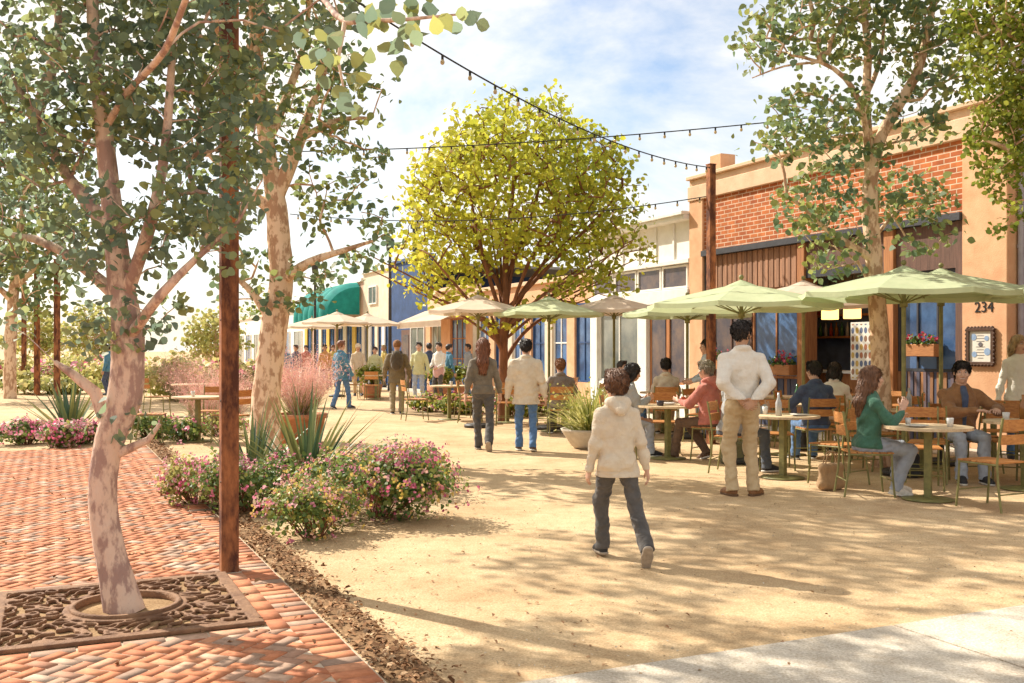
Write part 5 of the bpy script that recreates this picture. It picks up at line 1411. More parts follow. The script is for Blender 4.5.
for k in range(16):                                    # thin stems fanning up from the fork
    a = R(rng.uniform(28, 152)); r1, r2 = rng.uniform(55, 80), rng.uniform(120, 165); dd = rng.uniform(-1.5, 1.5); y0 = rng.uniform(318, 352)
    q = [(504, y0, d3), (504 + r1 * cos(a) * .8, y0 - r1 * sin(a), d3 + dd * .5), (506 + r2 * cos(a), y0 - r2 * sin(a), d3 + dd)]
    limbs3.append((A_(q, d3), [.036, .026, .010]))
blobs3 = [(tuple(at(522, 190, d3)), (2.35, 2.2, 1.65), 1.4), B_(450, 230, d3, 52, 62), B_(590, 220, d3, 55, 58), B_(520, 135, d3, 75, 42), B_(450, 285, d3, 38, 24, 1.2, .8), B_(590, 285, d3, 48, 26, 1.2), B_(470, 165, d3, 50, 40), B_(575, 165, d3, 50, 38), B_(515, 318, d3, 60, 16, 1.3, .35), B_(424, 250, d3, 24, 40, 1.0), B_(405, 215, d3, 14, 16, .5, 2), B_(640, 245, d3, 14, 22, .5, 2), B_(485, 98, d3, 16, 12, .5, 2), B_(545, 102, d3, 18, 12, .5, 2), B_(610, 165, d3, 18, 14, .5, 2), B_(430, 170, d3, 16, 14, .5, 2), B_(632, 195, d3, 14, 12, .5, 2), B_(400, 275, d3, 14, 14, .5, 2)]
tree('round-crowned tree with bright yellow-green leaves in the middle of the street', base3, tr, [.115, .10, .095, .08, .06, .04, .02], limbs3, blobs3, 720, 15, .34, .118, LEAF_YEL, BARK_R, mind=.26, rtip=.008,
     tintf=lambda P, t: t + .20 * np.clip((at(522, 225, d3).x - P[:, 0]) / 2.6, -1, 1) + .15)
# tree beside the restaurant
d4 = 12.9
tr = A_([(882, 466), (881, 400), (880, 350), (877, 300), (873, 250), (870, 205), (872, 170), (884, 130), (903, 95)], d4); tr[0] = (tr[0][0], tr[0][1], 0)
limbs4 = [(A_([(872, 175), (868, 135), (866, 95), (868, 50), (862, 0), (850, -60)], d4), [.075, .062, .056, .05, .04, .02]), (A_([(884, 130), (918, 70), (930, 20), (945, -40)], d4), [.08, .06, .045, .02]),
          (A_([(870, 160), (862, 110), (845, 78), (820, 62), (790, 55)], d4 - .3), [.05, .04, .032, .022, .012]), (A_([(825, 62), (785, 66), (752, 78)], d4 - .5), [.018, .013, .006]), (A_([(862, 105), (880, 60), (885, 10)], d4 + .2), [.04, .03, .015]),
          (A_([(876, 262), (850, 245), (825, 228), (800, 205)], d4 - .2), [.06, .045, .03, .015]), (A_([(874, 240), (900, 210), (925, 215)], d4 + .2), [.03, .02, .01]), (A_([(877, 300), (858, 262), (838, 250)], d4), [.03, .02, .01])]
blobs4 = [B_(800, 25, d4 - .3, 65, 30), B_(760, 50, d4 - .5, 26, 18, None, .8), B_(880, 20, d4, 70, 42), B_(820, 115, d4 - .3, 55, 30), B_(790, 140, d4 - .4, 42, 26), B_(850, 150, d4, 40, 26, None, .8), B_(940, 60, d4, 50, 45), B_(820, 205, d4 - .2, 42, 34), B_(845, 250, d4 - .2, 40, 24, None, .7), B_(905, 200, d4 + .2, 40, 30, None, .6), B_(915, 120, d4, 40, 22, None, .7), B_(860, -50, d4, 130, 40), B_(930, 235, d4 + .1, 28, 20, None, .5)]
tree('pale-barked tree rising between the green umbrellas in front of number 234', tr[0], tr, [.14, .125, .115, .11, .105, .10, .09, .07, .06], limbs4, blobs4, 400, 17, .26, .092, LEAF_MID, BARK_O, mind=.24, rtip=.006, nt=14, shape=LEAF_SHAPE)
# tree at the right edge, its trunk outside the picture
d5 = 10.6; trk = A_([(1120, 480), (1118, 380), (1110, 250), (1100, 120), (1090, 0), (1080, -120)], d5); trk[0] = (trk[0][0], d5, 0)
tree('lime-leaved tree hanging into the right edge beside the mauve wall', trk[0], trk, [.16, .14, .12, .10, .07, .03],
     [(A_([(1110, 250), (1060, 180), (1010, 150), (985, 140)], d5), [.06, .045, .03, .012]), (A_([(1100, 120), (1050, 60), (1000, 30)], d5), [.06, .04, .015]), (A_([(1112, 270), (1070, 220), (1030, 200)], d5 - .3), [.05, .03, .01])],
     [B_(1010, 60, d5, 42, 70), B_(1000, 140, d5, 32, 50), B_(1015, 200, d5, 26, 34), B_(1070, 100, d5, 60, 110), B_(1080, -60, d5, 90, 70), B_(1010, 5, d5, 55, 45), B_(990, 20, d5 + .3, 45, 30)], 520, 24, .17, .062, LEAF_LIME, BARK_O, mind=.13, rtip=.004)
# far left tree
d6 = 31.0; trk = A_([(10, 398), (10, 370), (11, 330), (14, 290), (20, 240), (24, 190)], d6); trk[0] = (trk[0][0], d6, 0)
tree('far pale-barked tree standing left of the row of rusty posts', trk[0], trk, [.20, .18, .17, .15, .10, .05], [(A_([(14, 290), (40, 262), (58, 240)], d6), [.10, .06, .03]), (A_([(12, 300), (-20, 270), (-50, 250)], d6), [.10, .06, .03])],
     [B_(20, 225, d6, 70, 60), B_(40, 285, d6, 42, 30), B_(-30, 250, d6, 50, 50), B_(10, 160, d6, 70, 40)], 170, 18, .6, .22, LEAF_MID, BARK_O, mind=.5, rtip=.012)
# small trees far behind
far = [(215, 60, 40, 'yellowish tree far behind the leaning pale tree', LEAF_HEDGE), (95, 60, 46, 'golden bushy tree at the far left horizon', LEAF_HEDGE), (40, 70, 40, 'low golden tree at the far left end of the street', LEAF_HEDGE),
       (330, 62, 52, 'green tree far behind the teal awning shops', LEAF_LIME), (-40, 58, 55, 'golden tree beyond the left edge of the paving', LEAF_HEDGE), (275, 75, 62, 'tall green tree at the far end of the street', LEAF_LIME)]
for px, d, hpx, lab, lm in far:
    b = at(px, 350, d); h = hpx * d / FOC + 1.5
    trk = [(b.x, d, 0), (b.x + .1, d, h * .35), (b.x, d, h * .7)]
    tree(lab, trk[0], trk, [.22, .18, .08], [], [((b.x, d, h * .62), (h * .42, h * .4, h * .36), 1), ((b.x - h * .2, d, h * .45), (h * .3, h * .3, h * .25), .7), ((b.x + h * .25, d, h * .5), (h * .28, h * .3, h * .25), .7)], 90, 14, h * .14, .26, lm, BARK_O, mind=.4, rtip=.02, nt=8, group='trees at the far end of the street')

# ------------------------------------------------------------------ shrubs and flowers
g1 = 'flowering shrubs in the street bed'
shrub('large pink and yellow flowering shrub at the front of the street bed', (-1.28, 9.0, 0), .74, .62, .68, 4600, 560, .040, LEAF_SHRUB, PETAL, group=g1, mounds=9)
shrub('low pink and yellow mixed shrub spilling onto the gravel beside the brick edge', (-1.58, 8.05, 0), .42, .40, .50, 2200, 230, .036, LEAF_SHRUB, PETAL, group=g1, mounds=6, ftint=(.1, .85), tb=.1)
shrub('pink flowering shrub at the back right of the street bed', (-1.22, 10.5, 0), .62, .6, .62, 3300, 430, .042, LEAF_SHRUB, PETAL, group=g1, mounds=8, ftint=(0, .45), tb=-.05)
shrub('rounded pink flowering shrub right behind the rusty post', (-2.45, 9.3, 0), .50, .45, .62, 2800, 260, .040, LEAF_SHRUB, PETAL, group=g1, mounds=6, ftint=(0, .5))
shrub('small pale flowering shrub just left of the rusty post', (-3.05, 9.7, 0), .40, .35, .55, 1700, 120, .040, LEAF_HEDGE, PETAL, group=g1, mounds=5, ftint=(0, .4))
shrub('dark leafy shrub under the agave in the street bed', (-2.15, 10.3, 0), .55, .5, .55, 1500, 30, .05, LEAF_SHRUB, PETAL, group=g1, mounds=5, tb=-.15)
g2 = 'flowering shrubs beyond the brick paving'
for k, (px, py, rx, h, lab) in enumerate(((28, 444, .55, .42, 'leftmost low pink flowering shrub beyond the brick paving'), (52, 447, .5, .40, 'low pink flowering shrub in front of the far agave'), (78, 444, .45, .38, 'low flowering shrub between the far agave and the foreground trunk'),
        (150, 438, .6, .45, 'dark leafy shrub right of the foreground trunk near the tables'), (188, 441, .6, .40, 'dusky shrub under the left café table'), (222, 436, .5, .45, 'yellowish shrub just left of the rusty post behind the bricks'))):
    g = G(px, py); shrub(lab, (g.x, g.y, 0), rx, .45, h, 1100, 120 if k < 3 else 24, .06, LEAF_SHRUB if k != 5 else LEAF_HEDGE, PETAL, group=g2, fl=.05, mounds=5, ftint=(0, .5))
g3 = 'low flowering shrubs under the yellow tree'
for k, (px, py, lab) in enumerate(((432, 412, 'low flower clump left of the woman under the yellow tree'), (452, 414, 'low green clump behind the thin table under the yellow tree'), (466, 413, 'low pink flower clump beside the walking woman'), (512, 417, 'low green clump between the walking couple'), (545, 416, 'low green clump right of the man in the cream jacket'))):
    g = G(px, py); shrub(lab, (g.x, g.y, 0), .55, .5, .55, 700, 45, .085, LEAF_LIME, PETAL, group=g3, fl=.06, mounds=5)
g4 = 'hedge shrubs along the far left'
for k, (px, d, h, rx, lab) in enumerate(((20, 40, 1.15, 3, 'golden hedge shrub at the far left edge'), (85, 42, 1.3, 3, 'golden hedge shrub behind the two rusty posts'), (140, 36, 1.2, 2.4, 'golden green hedge shrub behind the foreground trunk'), (240, 33, 1.3, 2.0, 'golden green hedge shrub behind the leaning tree'), (45, 34, .7, 2.4, 'low green hedge at the foot of the rusty posts'), (180, 30, 1.5, 1.6, 'yellow hedge shrub behind the left tables'), (60, 55, 1.5, 6, 'long far golden hedge on the left horizon'))):
    b = at(px, 350, d); shrub(lab, (b.x, d, 0), rx, 1.2, h, 1100, 40 if k in (0, 1, 3) else 0, .2, LEAF_HEDGE, PETAL, group=g4, fl=.16, name='hedge_shrub', mounds=7, ftint=(0, .3), tb=.1)
agave('tall blue-green agave behind the flower shrubs near the leaning tree', (-2.15, 10.5, 0), 54, 1.2, .072)
agave('second darker agave against the leaning pale trunk', (-2.85, 11.0, 0), 40, 1.0, .075, spread=(45, 88))
g = G(70, 438); agave('spiky agave among the low pink flowers beyond the brick paving', (g.x, g.y, 0), 44, 1.15, .085)
# pink grasses
t = thing('planter', 'terracotta planter holding the pink grass beside the leaning tree', 'planter', (-3.45, 16.2, 0))
m = MB(); m.lathe([(0, .0), (.34, .0), (.42, .40), (.46, .40), (.46, .47), (.40, .47), (.38, .40), (0, .38)], 28); m.build('pot', TERRA, t)
m = MB(); m.lathe([(0, .41), (.39, .41)], 20); m.build('soil', SOIL, t)
muhly('pink plumed grass growing in the terracotta planter', (-3.45, 16.2, .41), 1.1, 520)
for px, py, h, lab in ((207, 428, 1.3, 'pink plumed grass left of the rusty post behind the tables'), (232, 424, 1.2, 'pink plumed grass tucked behind the leaning trunk'), (312, 408, 1.25, 'pink plumed grass clump left of the man in blue'), (180, 402, 1.5, 'far pink plumed grass behind the left tables')):
    g = G(px, py); muhly(lab, (g.x, g.y, 0), h, 380)
# yellow grass in the pale bowl
t = thing('planter_bowl', 'wide pale bowl planter behind the walking boy', 'planter', (1.20, 15.3, 0))
m = MB(); m.lathe([(0, 0), (.24, 0), (.30, .05), (.44, .26), (.46, .30), (.42, .30), (.36, .22), (0, .20)], 32); m.build('bowl', BOWL, t); m = MB(); m.lathe([(0, .22), (.36, .222)], 20); m.build('soil', SOIL, t)
t = thing('yellow_grass', 'arching yellow-green grass filling the pale bowl planter', 'grass clump', (1.20, 15.3, .22))
blade_obj('blades', BLADE_Y, t, 420, .85, .026, (28, 86), 70, r0=.26); 
P = rng.normal(size=(420, 3)) * np.array([.26, .26, .16]) + np.array([0, 0, .36]); leaves_mesh('flowers', P, rng.normal(size=(420, 3)), rng.uniform(.03, .07, 420), rng.uniform(.3, 1, 420), BLADE_Y, t)
for px, d, lab in ((438, 30, 'leafy green shrub in a clay pot beside the waitress'), (455, 31, 'second leafy potted shrub near the orange door'), (372, 31.5, 'light green potted shrub near the far orange tables')):
    b = at(px, 350, d); t = thing('planter', 'clay pot under the ' + lab.split(' in ')[0], 'planter', (b.x, d, 0)); m = MB(); m.lathe([(0, 0), (.25, 0), (.34, .42), (.30, .42), (0, .38)], 20); m.build('pot', TERRA, t)
    shrub(lab, (b.x, d, .38), .45, .45, .75, 500, 8, .10, LEAF_LIME, PETAL, name='potted_shrub', mounds=4)
# ------------------------------------------------------------------ posts and strings of lights
p = G(229, 573.5); steel_post(p.x, p.y, 4.5, .114, 'tall rusty steel post at the corner of the tree grate', ROTF)
p = at(711, 350, 16.0); steel_post(p.x, p.y, 4.46, .114, 'rusty steel post in front of the restaurant brick wall', ROTF); PB = Vector((p.x, p.y, 4.42))
for px, d, h, lab in ((57, 31, 4.3, 'nearer rusty post of the pair at the far left'), (37, 33, 4.2, 'middle rusty post of the three at the far left'), (24, 40, 4.2, 'farthest thin rusty post beside the far left tree')):
    p = at(px, 350, d); steel_post(p.x, p.y, h, .19, lab, ROTF)
PA = Vector((G(229, 573.5).x, G(229, 573.5).y, 4.42)); PC = Vector((at(57, 350, 31).x, 31, 4.2))
string_light(PA, PB, .34, 22, 'string of bulbs sloping down from the near post to the restaurant post')
string_light(tuple(at(250, 152, 15.5)), tuple(at(862, 112, 13.2)), .12, 26, 'string of bulbs crossing level in front of the yellow tree crown')
string_light(tuple(at(290, 214, 19.0)), tuple(PB + Vector((0, 0, -.45))), .25, 22, 'lower string of bulbs ending at the restaurant post')
# lamp posts far down the street
for px, d, top, lab in ((390, 37, 238, 'dark lamp post beside the blue building'), (315, 44, 262, 'slim grey lamp post before the teal awning')):
    b = at(px, top, d); t = thing('lamp_post', lab, 'street lamp', (b.x, d, 0)); m = MB(); m.tube([(0, 0, 0), (0, 0, .4), (0, 0, b.z - .5)], [.10, .07, .05], 10); m.build('pole', METAL_D, t)
    m = MB(); m.lathe([(0, b.z - .5), (.12, b.z - .5), (.17, b.z - .1), (.10, b.z), (0, b.z + .05)], 12); m.build('lantern', METAL_D, t)

# ------------------------------------------------------------------ umbrellas
umbrella(4.70, 12.0, 'g', 1.28, 2.18, .28, 'large pale green umbrella in front of the tree at number 234', R(12))
umbrella(5.62, 13.1, 'g', 1.28, 2.24, .28, 'pale green umbrella behind the largest one near the 234 sign', R(30))
umbrella(6.95, 11.9, 'g', 1.28, 2.18, .28, 'pale green umbrella cut off by the right edge', R(5))
umbrella(3.05, 13.3, 'g', 1.30, 2.10, .28, 'pale green umbrella above the man in the white shirt', R(20))
umbrella(4.40, 15.1, 'c', 1.22, 2.22, .28, 'cream umbrella between two green ones near the open bar', R(10))
umbrella(2.98, 17.0, 'g', 1.10, 2.12, .24, 'pale green umbrella in front of the white shop', R(0))
umbrella(2.02, 19.8, 'c', 1.08, 2.28, .26, 'cream umbrella before the white shop window', R(15))
umbrella(.70, 18.9, 'g', 1.06, 2.20, .26, 'pale green umbrella above the man in the cream jacket', R(8))
umbrella(-.66, 19.4, 'c', 1.0, 2.26, .26, 'cream umbrella above the long-haired woman', R(22))
umbrella(-5.60, 32.0, 'c', 1.12, 2.38, .30, 'cream umbrella nearest the teal awning', R(22))
umbrella(-4.85, 33.5, 'c', 1.12, 2.38, .30, 'cream umbrella right of the teal awning by the blue building', R(2))
umbrella(-7.60, 38.0, 'c', 1.12, 2.38, .30, 'farthest cream umbrella beside the leaning tree', R(12))

# ------------------------------------------------------------------ tables, cups, chairs
TB = {}
for k, x, y, lab in (('T1', 4.16, 10.0, 'round wooden table in front of the woman in green'), ('T2', 5.52, 10.75, 'round table at the right edge where the smiling man leans'), ('T3', 3.17, 11.7, 'round table right of the man in the white shirt'),
        ('T5', 5.25, 12.75, 'round table behind the woman in green under the second umbrella'), ('T6', 5.00, 15.0, 'round table near the menu poster with the diner in white'), ('T7', 2.15, 13.8, 'round table between the salmon hoodie and grey jacket diners'),
        ('T8', 2.75, 18.2, 'round table in front of the white shop window'), ('T9', -1.35, 21.5, 'round table left of the walking woman'), ('T10', -.10, 20.6, 'round table between the walking couple'), ('T11', .78, 18.4, 'round table of the ginger-haired diner'),
        ('T12', 3.95, 14.3, 'round table in front of the navy jacket diner'), ('T13', -5.15, 16.4, 'nearer empty round table left of the rusty post'), ('T14', -7.2, 22.4, 'farther empty round table behind the left post'), ('T15', -4.15, 30.5, 'far round table before the blue building'), ('T16', 6.55, 13.6, 'round table behind the smiling man near the mauve wall')):
    place_table(x, y, lab, rng.uniform(0, 3)); TB[k] = (x, y)
def top_z(): return .7392
cup(4.32, 9.86, top_z(), CERAMIC, 'small white cup on the table of the woman in green'); cup(4.02, 10.15, top_z(), CERAMIC, 'white cup at the back of the table of the woman in green', .03, .07)
cup(5.36, 10.85, top_z(), CERAMIC, 'white cup held near the smiling man hands', .04, .085)
cup(2.02, 13.62, top_z(), CUP_DARK, 'dark bowl on the table of the salmon hoodie diner', .055, .07); cup(2.34, 13.72, top_z(), CUP_RED, 'red jar on the table of the salmon hoodie diner', .04, .12)
cup(3.0, 11.85, top_z(), CERAMIC, 'white cup on the table of the grey shirt diner'); cup(-5.2, 16.3, top_z(), CERAMIC, 'white cup on the nearer left table'); cup(5.1, 14.9, top_z(), CERAMIC, 'white cup near the diner in white'); cup(-1.3, 21.4, top_z(), CERAMIC, 'white cup on the table left of the walking woman')
PLATE = pm('plate_glaze', (.74, .72, .68), scale=10, rough=.25)
def plate(x, y, lab, r=.11):
    m = MB(); m.lathe([(0, .004), (r * .6, .004), (r, .018), (r, .022), (r * .62, .009), (0, .009)], 24); o = m.build('plate', PLATE, None); o.location = (x, y, .7395); tag(o, lab, 'plate'); return o
def bottle(x, y, mat, lab):
    m = MB(); m.lathe([(0, 0), (.035, 0), (.037, .15), (.014, .21), (.014, .27), (0, .27)], 14); o = m.build('bottle', mat, None); o.location = (x, y, .7395); tag(o, lab, 'bottle'); return o
plate(4.00, 9.88, 'white plate at the near left of the table of the woman in green'); plate(5.66, 10.62, 'white plate at the right edge table'); plate(3.32, 11.55, 'white plate on the table of the grey shirt diner'); plate(2.2, 14.0, 'white plate on the salmon hoodie table')
plate(5.35, 12.6, 'white plate on the table under the second umbrella'); plate(3.8, 14.1, 'white plate before the navy jacket diner'); plate(4.85, 14.75, 'white plate before the diner in white'); plate(2.65, 18.0, 'white plate on the white shop table'); plate(.70, 18.25, 'white plate of the ginger-haired diner')
bottle(5.12, 12.9, BOT[2], 'clear bottle on the table under the second umbrella'); bottle(4.12, 14.45, BOT[1], 'green bottle on the navy jacket diner table'); bottle(3.08, 11.55, BOT[2], 'clear bottle on the grey shirt diner table'); bottle(5.62, 11.0, BOT[0], 'amber bottle on the right edge table'); bottle(2.9, 18.35, BOT[0], 'amber bottle on the white shop table')
def bag(x, y, rz, mat, lab):
    t = thing('tote_bag', lab, 'bag', (x, y, .004), rz); S = SDF((-.25, -.15, -.02), (.25, .15, .36), .012); S.cone((-.11, 0, .06), (.11, 0, .06), .06, .06, .02); S.cone((-.12, 0, .24), (.12, 0, .24), .035, .035, .08); S.cone((-.1, 0, .08), (-.11, 0, .24), .055, .035, .05); S.cone((.1, 0, .08), (.11, 0, .24), .055, .035, .05); S.cone((0, 0, .06), (0, 0, .24), .075, .04, .05); S.keep((0, 0, -1), (0, 0, .0)); S.build('bag', mat, t)
    for sy in (-1, 1): m = MB(); m.tube([(.09 * cos(a), sy * .02, .26 + .15 * sin(a)) for a in np.linspace(0, pi, 11)], .008, 6); m.build('strap', mat, t)
bag(3.42, 10.72, .4, cloth('tote_tan', (.42, .26, .13)), 'tan tote bag on the ground behind the woman in green'); bag(4.62, 11.75, -.3, cloth('tote_black', (.05, .05, .055)), 'black tote bag at the foot of the largest umbrella'); bag(2.9, 13.2, .2, cloth('tote_olive', (.18, .17, .09)), 'olive tote bag beside the salmon hoodie diner chair')
def ch(x, y, tx, ty, lab): place_chair(x, y, math.atan2(-(tx - x), ty - y), lab)
def at_t(k, ang, r, lab, off=0.0):
    x, y = TB[k]; a = R(ang); cx, cy = x + r * cos(a), y + r * sin(a); ch(cx, cy, x + off, y, lab)
ch(3.64, 10.30, 4.6, 10.22, 'orange slatted chair under the woman in green'); 
ch(4.53, 9.42, 4.02, 10.5, 'empty orange slatted chair nearest the camera at the right')
ch(3.62, 11.12, 3.05, 11.9, 'empty orange slatted chair turned to the table of the grey shirt diner'); ch(2.70, 12.15, 3.3, 11.85, 'chair under the diner in the grey shirt')
ch(5.20, 11.62, 5.5, 10.4, 'chair under the smiling man in brown'); ch(6.12, 10.35, 5.3, 10.6, 'chair under the diner cut off at the right edge')
at_t('T5', 200, .72, 'empty orange chair left of the second umbrella pole'); at_t('T5', 80, .75, 'empty orange chair behind the table under the second umbrella'); at_t('T5', 300, .70, 'empty orange chair seen from behind between the woman in green and smiling man')
at_t('T6', 240, .78, 'chair under the diner in white near the menu poster'); at_t('T6', 20, .75, 'empty orange chair at the foot of the stucco pier'); at_t('T6', 150, .75, 'empty orange chair left of the diner in white'); 
ch(4.05, 13.30, 3.95, 14.4, 'chair under the navy jacket diner'); at_t('T12', 20, .75, 'empty orange chair right of the navy jacket diner'); ch(4.72, 11.35, 5.2, 12.3, 'empty orange chair beside the largest umbrella pole'); ch(4.25, 12.35, 4.1, 13.4, 'empty orange chair behind the table of the grey shirt diner')
ch(2.72, 13.55, 2.1, 13.95, 'chair under the salmon hoodie diner'); ch(1.52, 13.95, 2.3, 13.8, 'chair under the grey jacket diner with dark hair'); at_t('T7', 85, .8, 'empty orange chair behind the salmon hoodie table')
at_t('T8', 265, .75, 'chair under the diner in the white shirt by the shop'); at_t('T8', 170, .75, 'chair under the small dark-haired diner by the shop'); at_t('T8', 20, .8, 'empty orange chair against the white shop riser')
ch(.85, 17.55, .80, 18.6, 'chair under the ginger-haired diner'); at_t('T11', 20, .75, 'empty orange chair right of the ginger-haired diner'); at_t('T11', 100, .75, 'empty orange chair behind the ginger-haired diner')
at_t('T9', 200, .75, 'empty chair left of the table by the walking woman'); at_t('T9', 60, .75, 'empty chair behind the table by the walking woman'); at_t('T10', 180, .75, 'empty chair glimpsed beside the walking woman'); at_t('T10', 0, .75, 'empty chair glimpsed between the walking couple'); at_t('T10', 270, .75, 'empty chair nearest the walking couple')
at_t('T13', 190, .75, 'empty chair left of the nearer left table'); at_t('T13', 90, .75, 'empty chair behind the nearer left table'); at_t('T13', 330, .75, 'empty chair right of the nearer left table'); at_t('T14', 180, .75, 'empty chair left of the farther left table'); at_t('T14', 20, .75, 'empty chair right of the farther left table')
at_t('T15', 180, .75, 'far orange chair left of the table before the blue building'); at_t('T15', 270, .75, 'far orange chair nearest us before the blue building'); at_t('T15', 0, .75, 'far orange chair right of the table before the blue building')
at_t('T16', 250, .75, 'empty orange chair behind the smiling man at right'); at_t('T16', 170, .75, 'empty orange chair beside the drain pipe'); at_t('T2', 75, .8, 'empty orange chair behind the smiling man table')

ch(3.30, 12.55, 3.2, 11.8, 'empty orange chair at the back of the grey shirt diner table'); ch(4.55, 14.0, 4.0, 14.35, 'empty orange chair facing the navy jacket diner from the right'); ch(3.25, 14.75, 3.9, 14.3, 'empty orange chair left of the navy jacket diner table')
ch(5.75, 14.7, 5.1, 15.0, 'empty orange chair right of the diner in white'); ch(4.40, 10.78, 4.2, 10.1, 'empty orange chair across the table from the woman in green'); ch(4.98, 13.4, 5.2, 12.8, 'empty orange chair behind the bottle on the second umbrella table'); ch(6.05, 11.45, 5.6, 10.8, 'empty orange chair right of the smiling man by the edge'); ch(3.1, 16.2, 3.6, 15.8, 'empty orange chair by the restaurant post'); ch(3.95, 15.6, 4.3, 15.2, 'empty orange chair under the cream umbrella by the bar')
ch(1.9, 17.2, 2.4, 17.9, 'empty orange chair between the ginger-haired diner and white shop table'); ch(3.5, 17.4, 2.9, 18.1, 'empty orange chair before the white shop door')
place_table(4.35, 16.6, 'round table under the cream umbrella by the open bar'); place_table(.55, 23.2, 'round table behind the walking man before the orange shop'); ch(1.2, 23.0, .6, 23.2, 'empty chair right of the far table before the orange shop'); ch(-.1, 23.4, .5, 23.2, 'empty chair left of the far table before the orange shop')
# ------------------------------------------------------------------ people
CREAM = cloth('cream', (.66, .58, .46), (.58, .48, .36)); CHAR = cloth('charcoal', (.115, .105, .098), (.07, .065, .062)); WHITE_S = cloth('white_shirt', (.74, .70, .63), (.68, .62, .54))
KHAKI = cloth('khaki', (.56, .43, .26), (.47, .34, .19)); TAUPE = cloth('taupe', (.20, .17, .13), (.14, .115, .085)); JEANS = cloth('jeans', (.12, .22, .40), (.07, .14, .28)); JEANS_L = cloth('jeans_light', (.38, .42, .48), (.30, .33, .39))
OLIVE = cloth('olive', (.22, .17, .10), (.15, .115, .065)); OLIVE_P = cloth('olive_light', (.33, .27, .17), (.25, .20, .12)); LIME_S = cloth('pale_lime', (.60, .58, .33), (.50, .49, .26)); BLUE_J = cloth('blue', (.10, .25, .36), (.06, .17, .27)); GREEN_S = cloth('green', (.07, .18, .12), (.045, .12, .08))
BROWN_J = cloth('brown', (.30, .15, .065), (.22, .10, .04)); SALMON = cloth('salmon', (.48, .17, .13), (.40, .13, .10)); GREY_S = cloth('grey', (.36, .36, .35), (.28, .28, .27)); NAVY_J = cloth('navy', (.075, .10, .17), (.05, .065, .11)); PINK_A = cloth('pink', (.62, .38, .38)); BROWN_P = cloth('brown_trousers', (.16, .10, .065), (.11, .07, .045)); ORANGE_C = cloth('orange', (.60, .30, .10)); YELL_C = cloth('yellow', (.62, .48, .14))
pg = G(620, 560)
person('boy in cream hoodie and dark trousers walking away in the foreground', (pg.x - .02, pg.y, 0), R(9), H=1.335, res=.0062, child=True, top=CREAM, topkind='hoodie', hem=-.155, pants=CHAR, hairm=HAIR_BROWN, shoe=SHOE_BLACK, sole=SOLE_G, skin=SKIN_FAIR, bulk=.93,
       armL=dict(w=(-.255, .06, .83), pole=(-.3, -1, 0)), armR=dict(w=(.285, -.02, .82), pole=(.3, -1, 0)), legw=1.12, lean=.03, legL=dict(a=(-.09, .20, .09), yaw=.12), legR=dict(a=(.165, -.40, .20), pitch=-1.0, yaw=-.15), faced=False)
pg = G(742, 495.5)
person('man in white shirt and khaki trousers standing with hands clasped behind his back', (pg.x, pg.y, 0), R(4), H=1.80, res=.0075, top=WHITE_S, tuck=True, pants=KHAKI, hairm=HAIR_DARK, shoe=SHOE_TAN, sole=SOLE_B, skin=SKIN_TAN, bulk=1.06, head=(-.85, -.08),
       armL=dict(w=(-.055, -.185, .95), pole=(-1, -.35, 0), hd=(.85, -.1, -.45), pn=(.1, -1, 0)), armR=dict(w=(.065, -.20, .95), pole=(1, -.35, 0), hd=(-.85, -.1, -.45), pn=(-.1, -1, 0), curl=.6), legL=dict(a=(-.10, -.01, .09), yaw=.3), legR=dict(a=(.11, -.02, .09), yaw=-.75), legw=1.12)
pg = G(483, 450)
person('woman with long auburn hair in a taupe shirt and dark jeans walking away', (pg.x, pg.y, 0), R(2), H=1.68, res=.009, top=TAUPE, pants=CHAR, hair='long', hairm=HAIR_AUBURN, sole=SOLE_G, bulk=.94, hem=-.06, legL=dict(a=(-.07, .10, .09)), legR=dict(a=(.09, -.30, .16), pitch=-.9), armL=dict(w=(-.27, -.05, .84)), armR=dict(w=(.27, .10, .86)), faced=False)
pg = G(526, 451)
person('young man in cream jacket and blue jeans walking beside the long-haired woman', (pg.x, pg.y, 0), R(-2), H=1.66, res=.009, top=CREAM, topkind='jacket', hem=-.20, pants=JEANS, hairm=HAIR_DARK, shoe=SHOE_BROWN, bulk=1.10, legL=dict(a=(-.11, .08, .09)), legR=dict(a=(.11, -.14, .10), pitch=-.25), armL=dict(w=(-.30, .03, .83)), armR=dict(w=(.30, .0, .83)), faced=False)
pg = G(397, 414)
bk = person('person in brown jacket and olive trousers with a backpack on the street', (pg.x, pg.y, 0), R(4), H=1.72, res=.012, top=OLIVE, topkind='jacket', hem=-.2, pants=OLIVE_P, hair='cap', hairm=cloth('cap_rust', (.26, .12, .05)), bulk=1.1, armL=dict(w=(-.30, .08, .88)), armR=dict(w=(.30, .06, .88)), legw=1.15, faced=False)
def backpack():
    t = thing('backpack', 'dark brown backpack worn by the person in olive trousers', 'backpack', (pg.x, pg.y - .01, 0), R(4)); S = SDF((-.3, -.5, .9), (.3, .0, 1.6), .012)
    S.ell((0, -.215, 1.24), (.15, .09, .23), .03); S.ell((0, -.28, 1.15), (.11, .05, .12), .03); S.build('bag', cloth('pack', (.10, .075, .05)), t)
    for sx in (-1, 1): m = MB(); m.tube([(sx * .09, -.15, 1.40), (sx * .10, -.06, 1.472), (sx * .11, .06, 1.46), (sx * .12, .155, 1.34)], .016, 6); m.build('strap', METAL_D, t)
backpack()
pg = G(419, 403); person('man in pale lime shirt and grey jeans facing us on the far street', (pg.x, pg.y, 0), R(172), H=1.72, res=.013, top=LIME_S, pants=JEANS_L, shoe=SHOE_WHITE, hem=-.12, armL=dict(w=(-.29, .1, .87)))
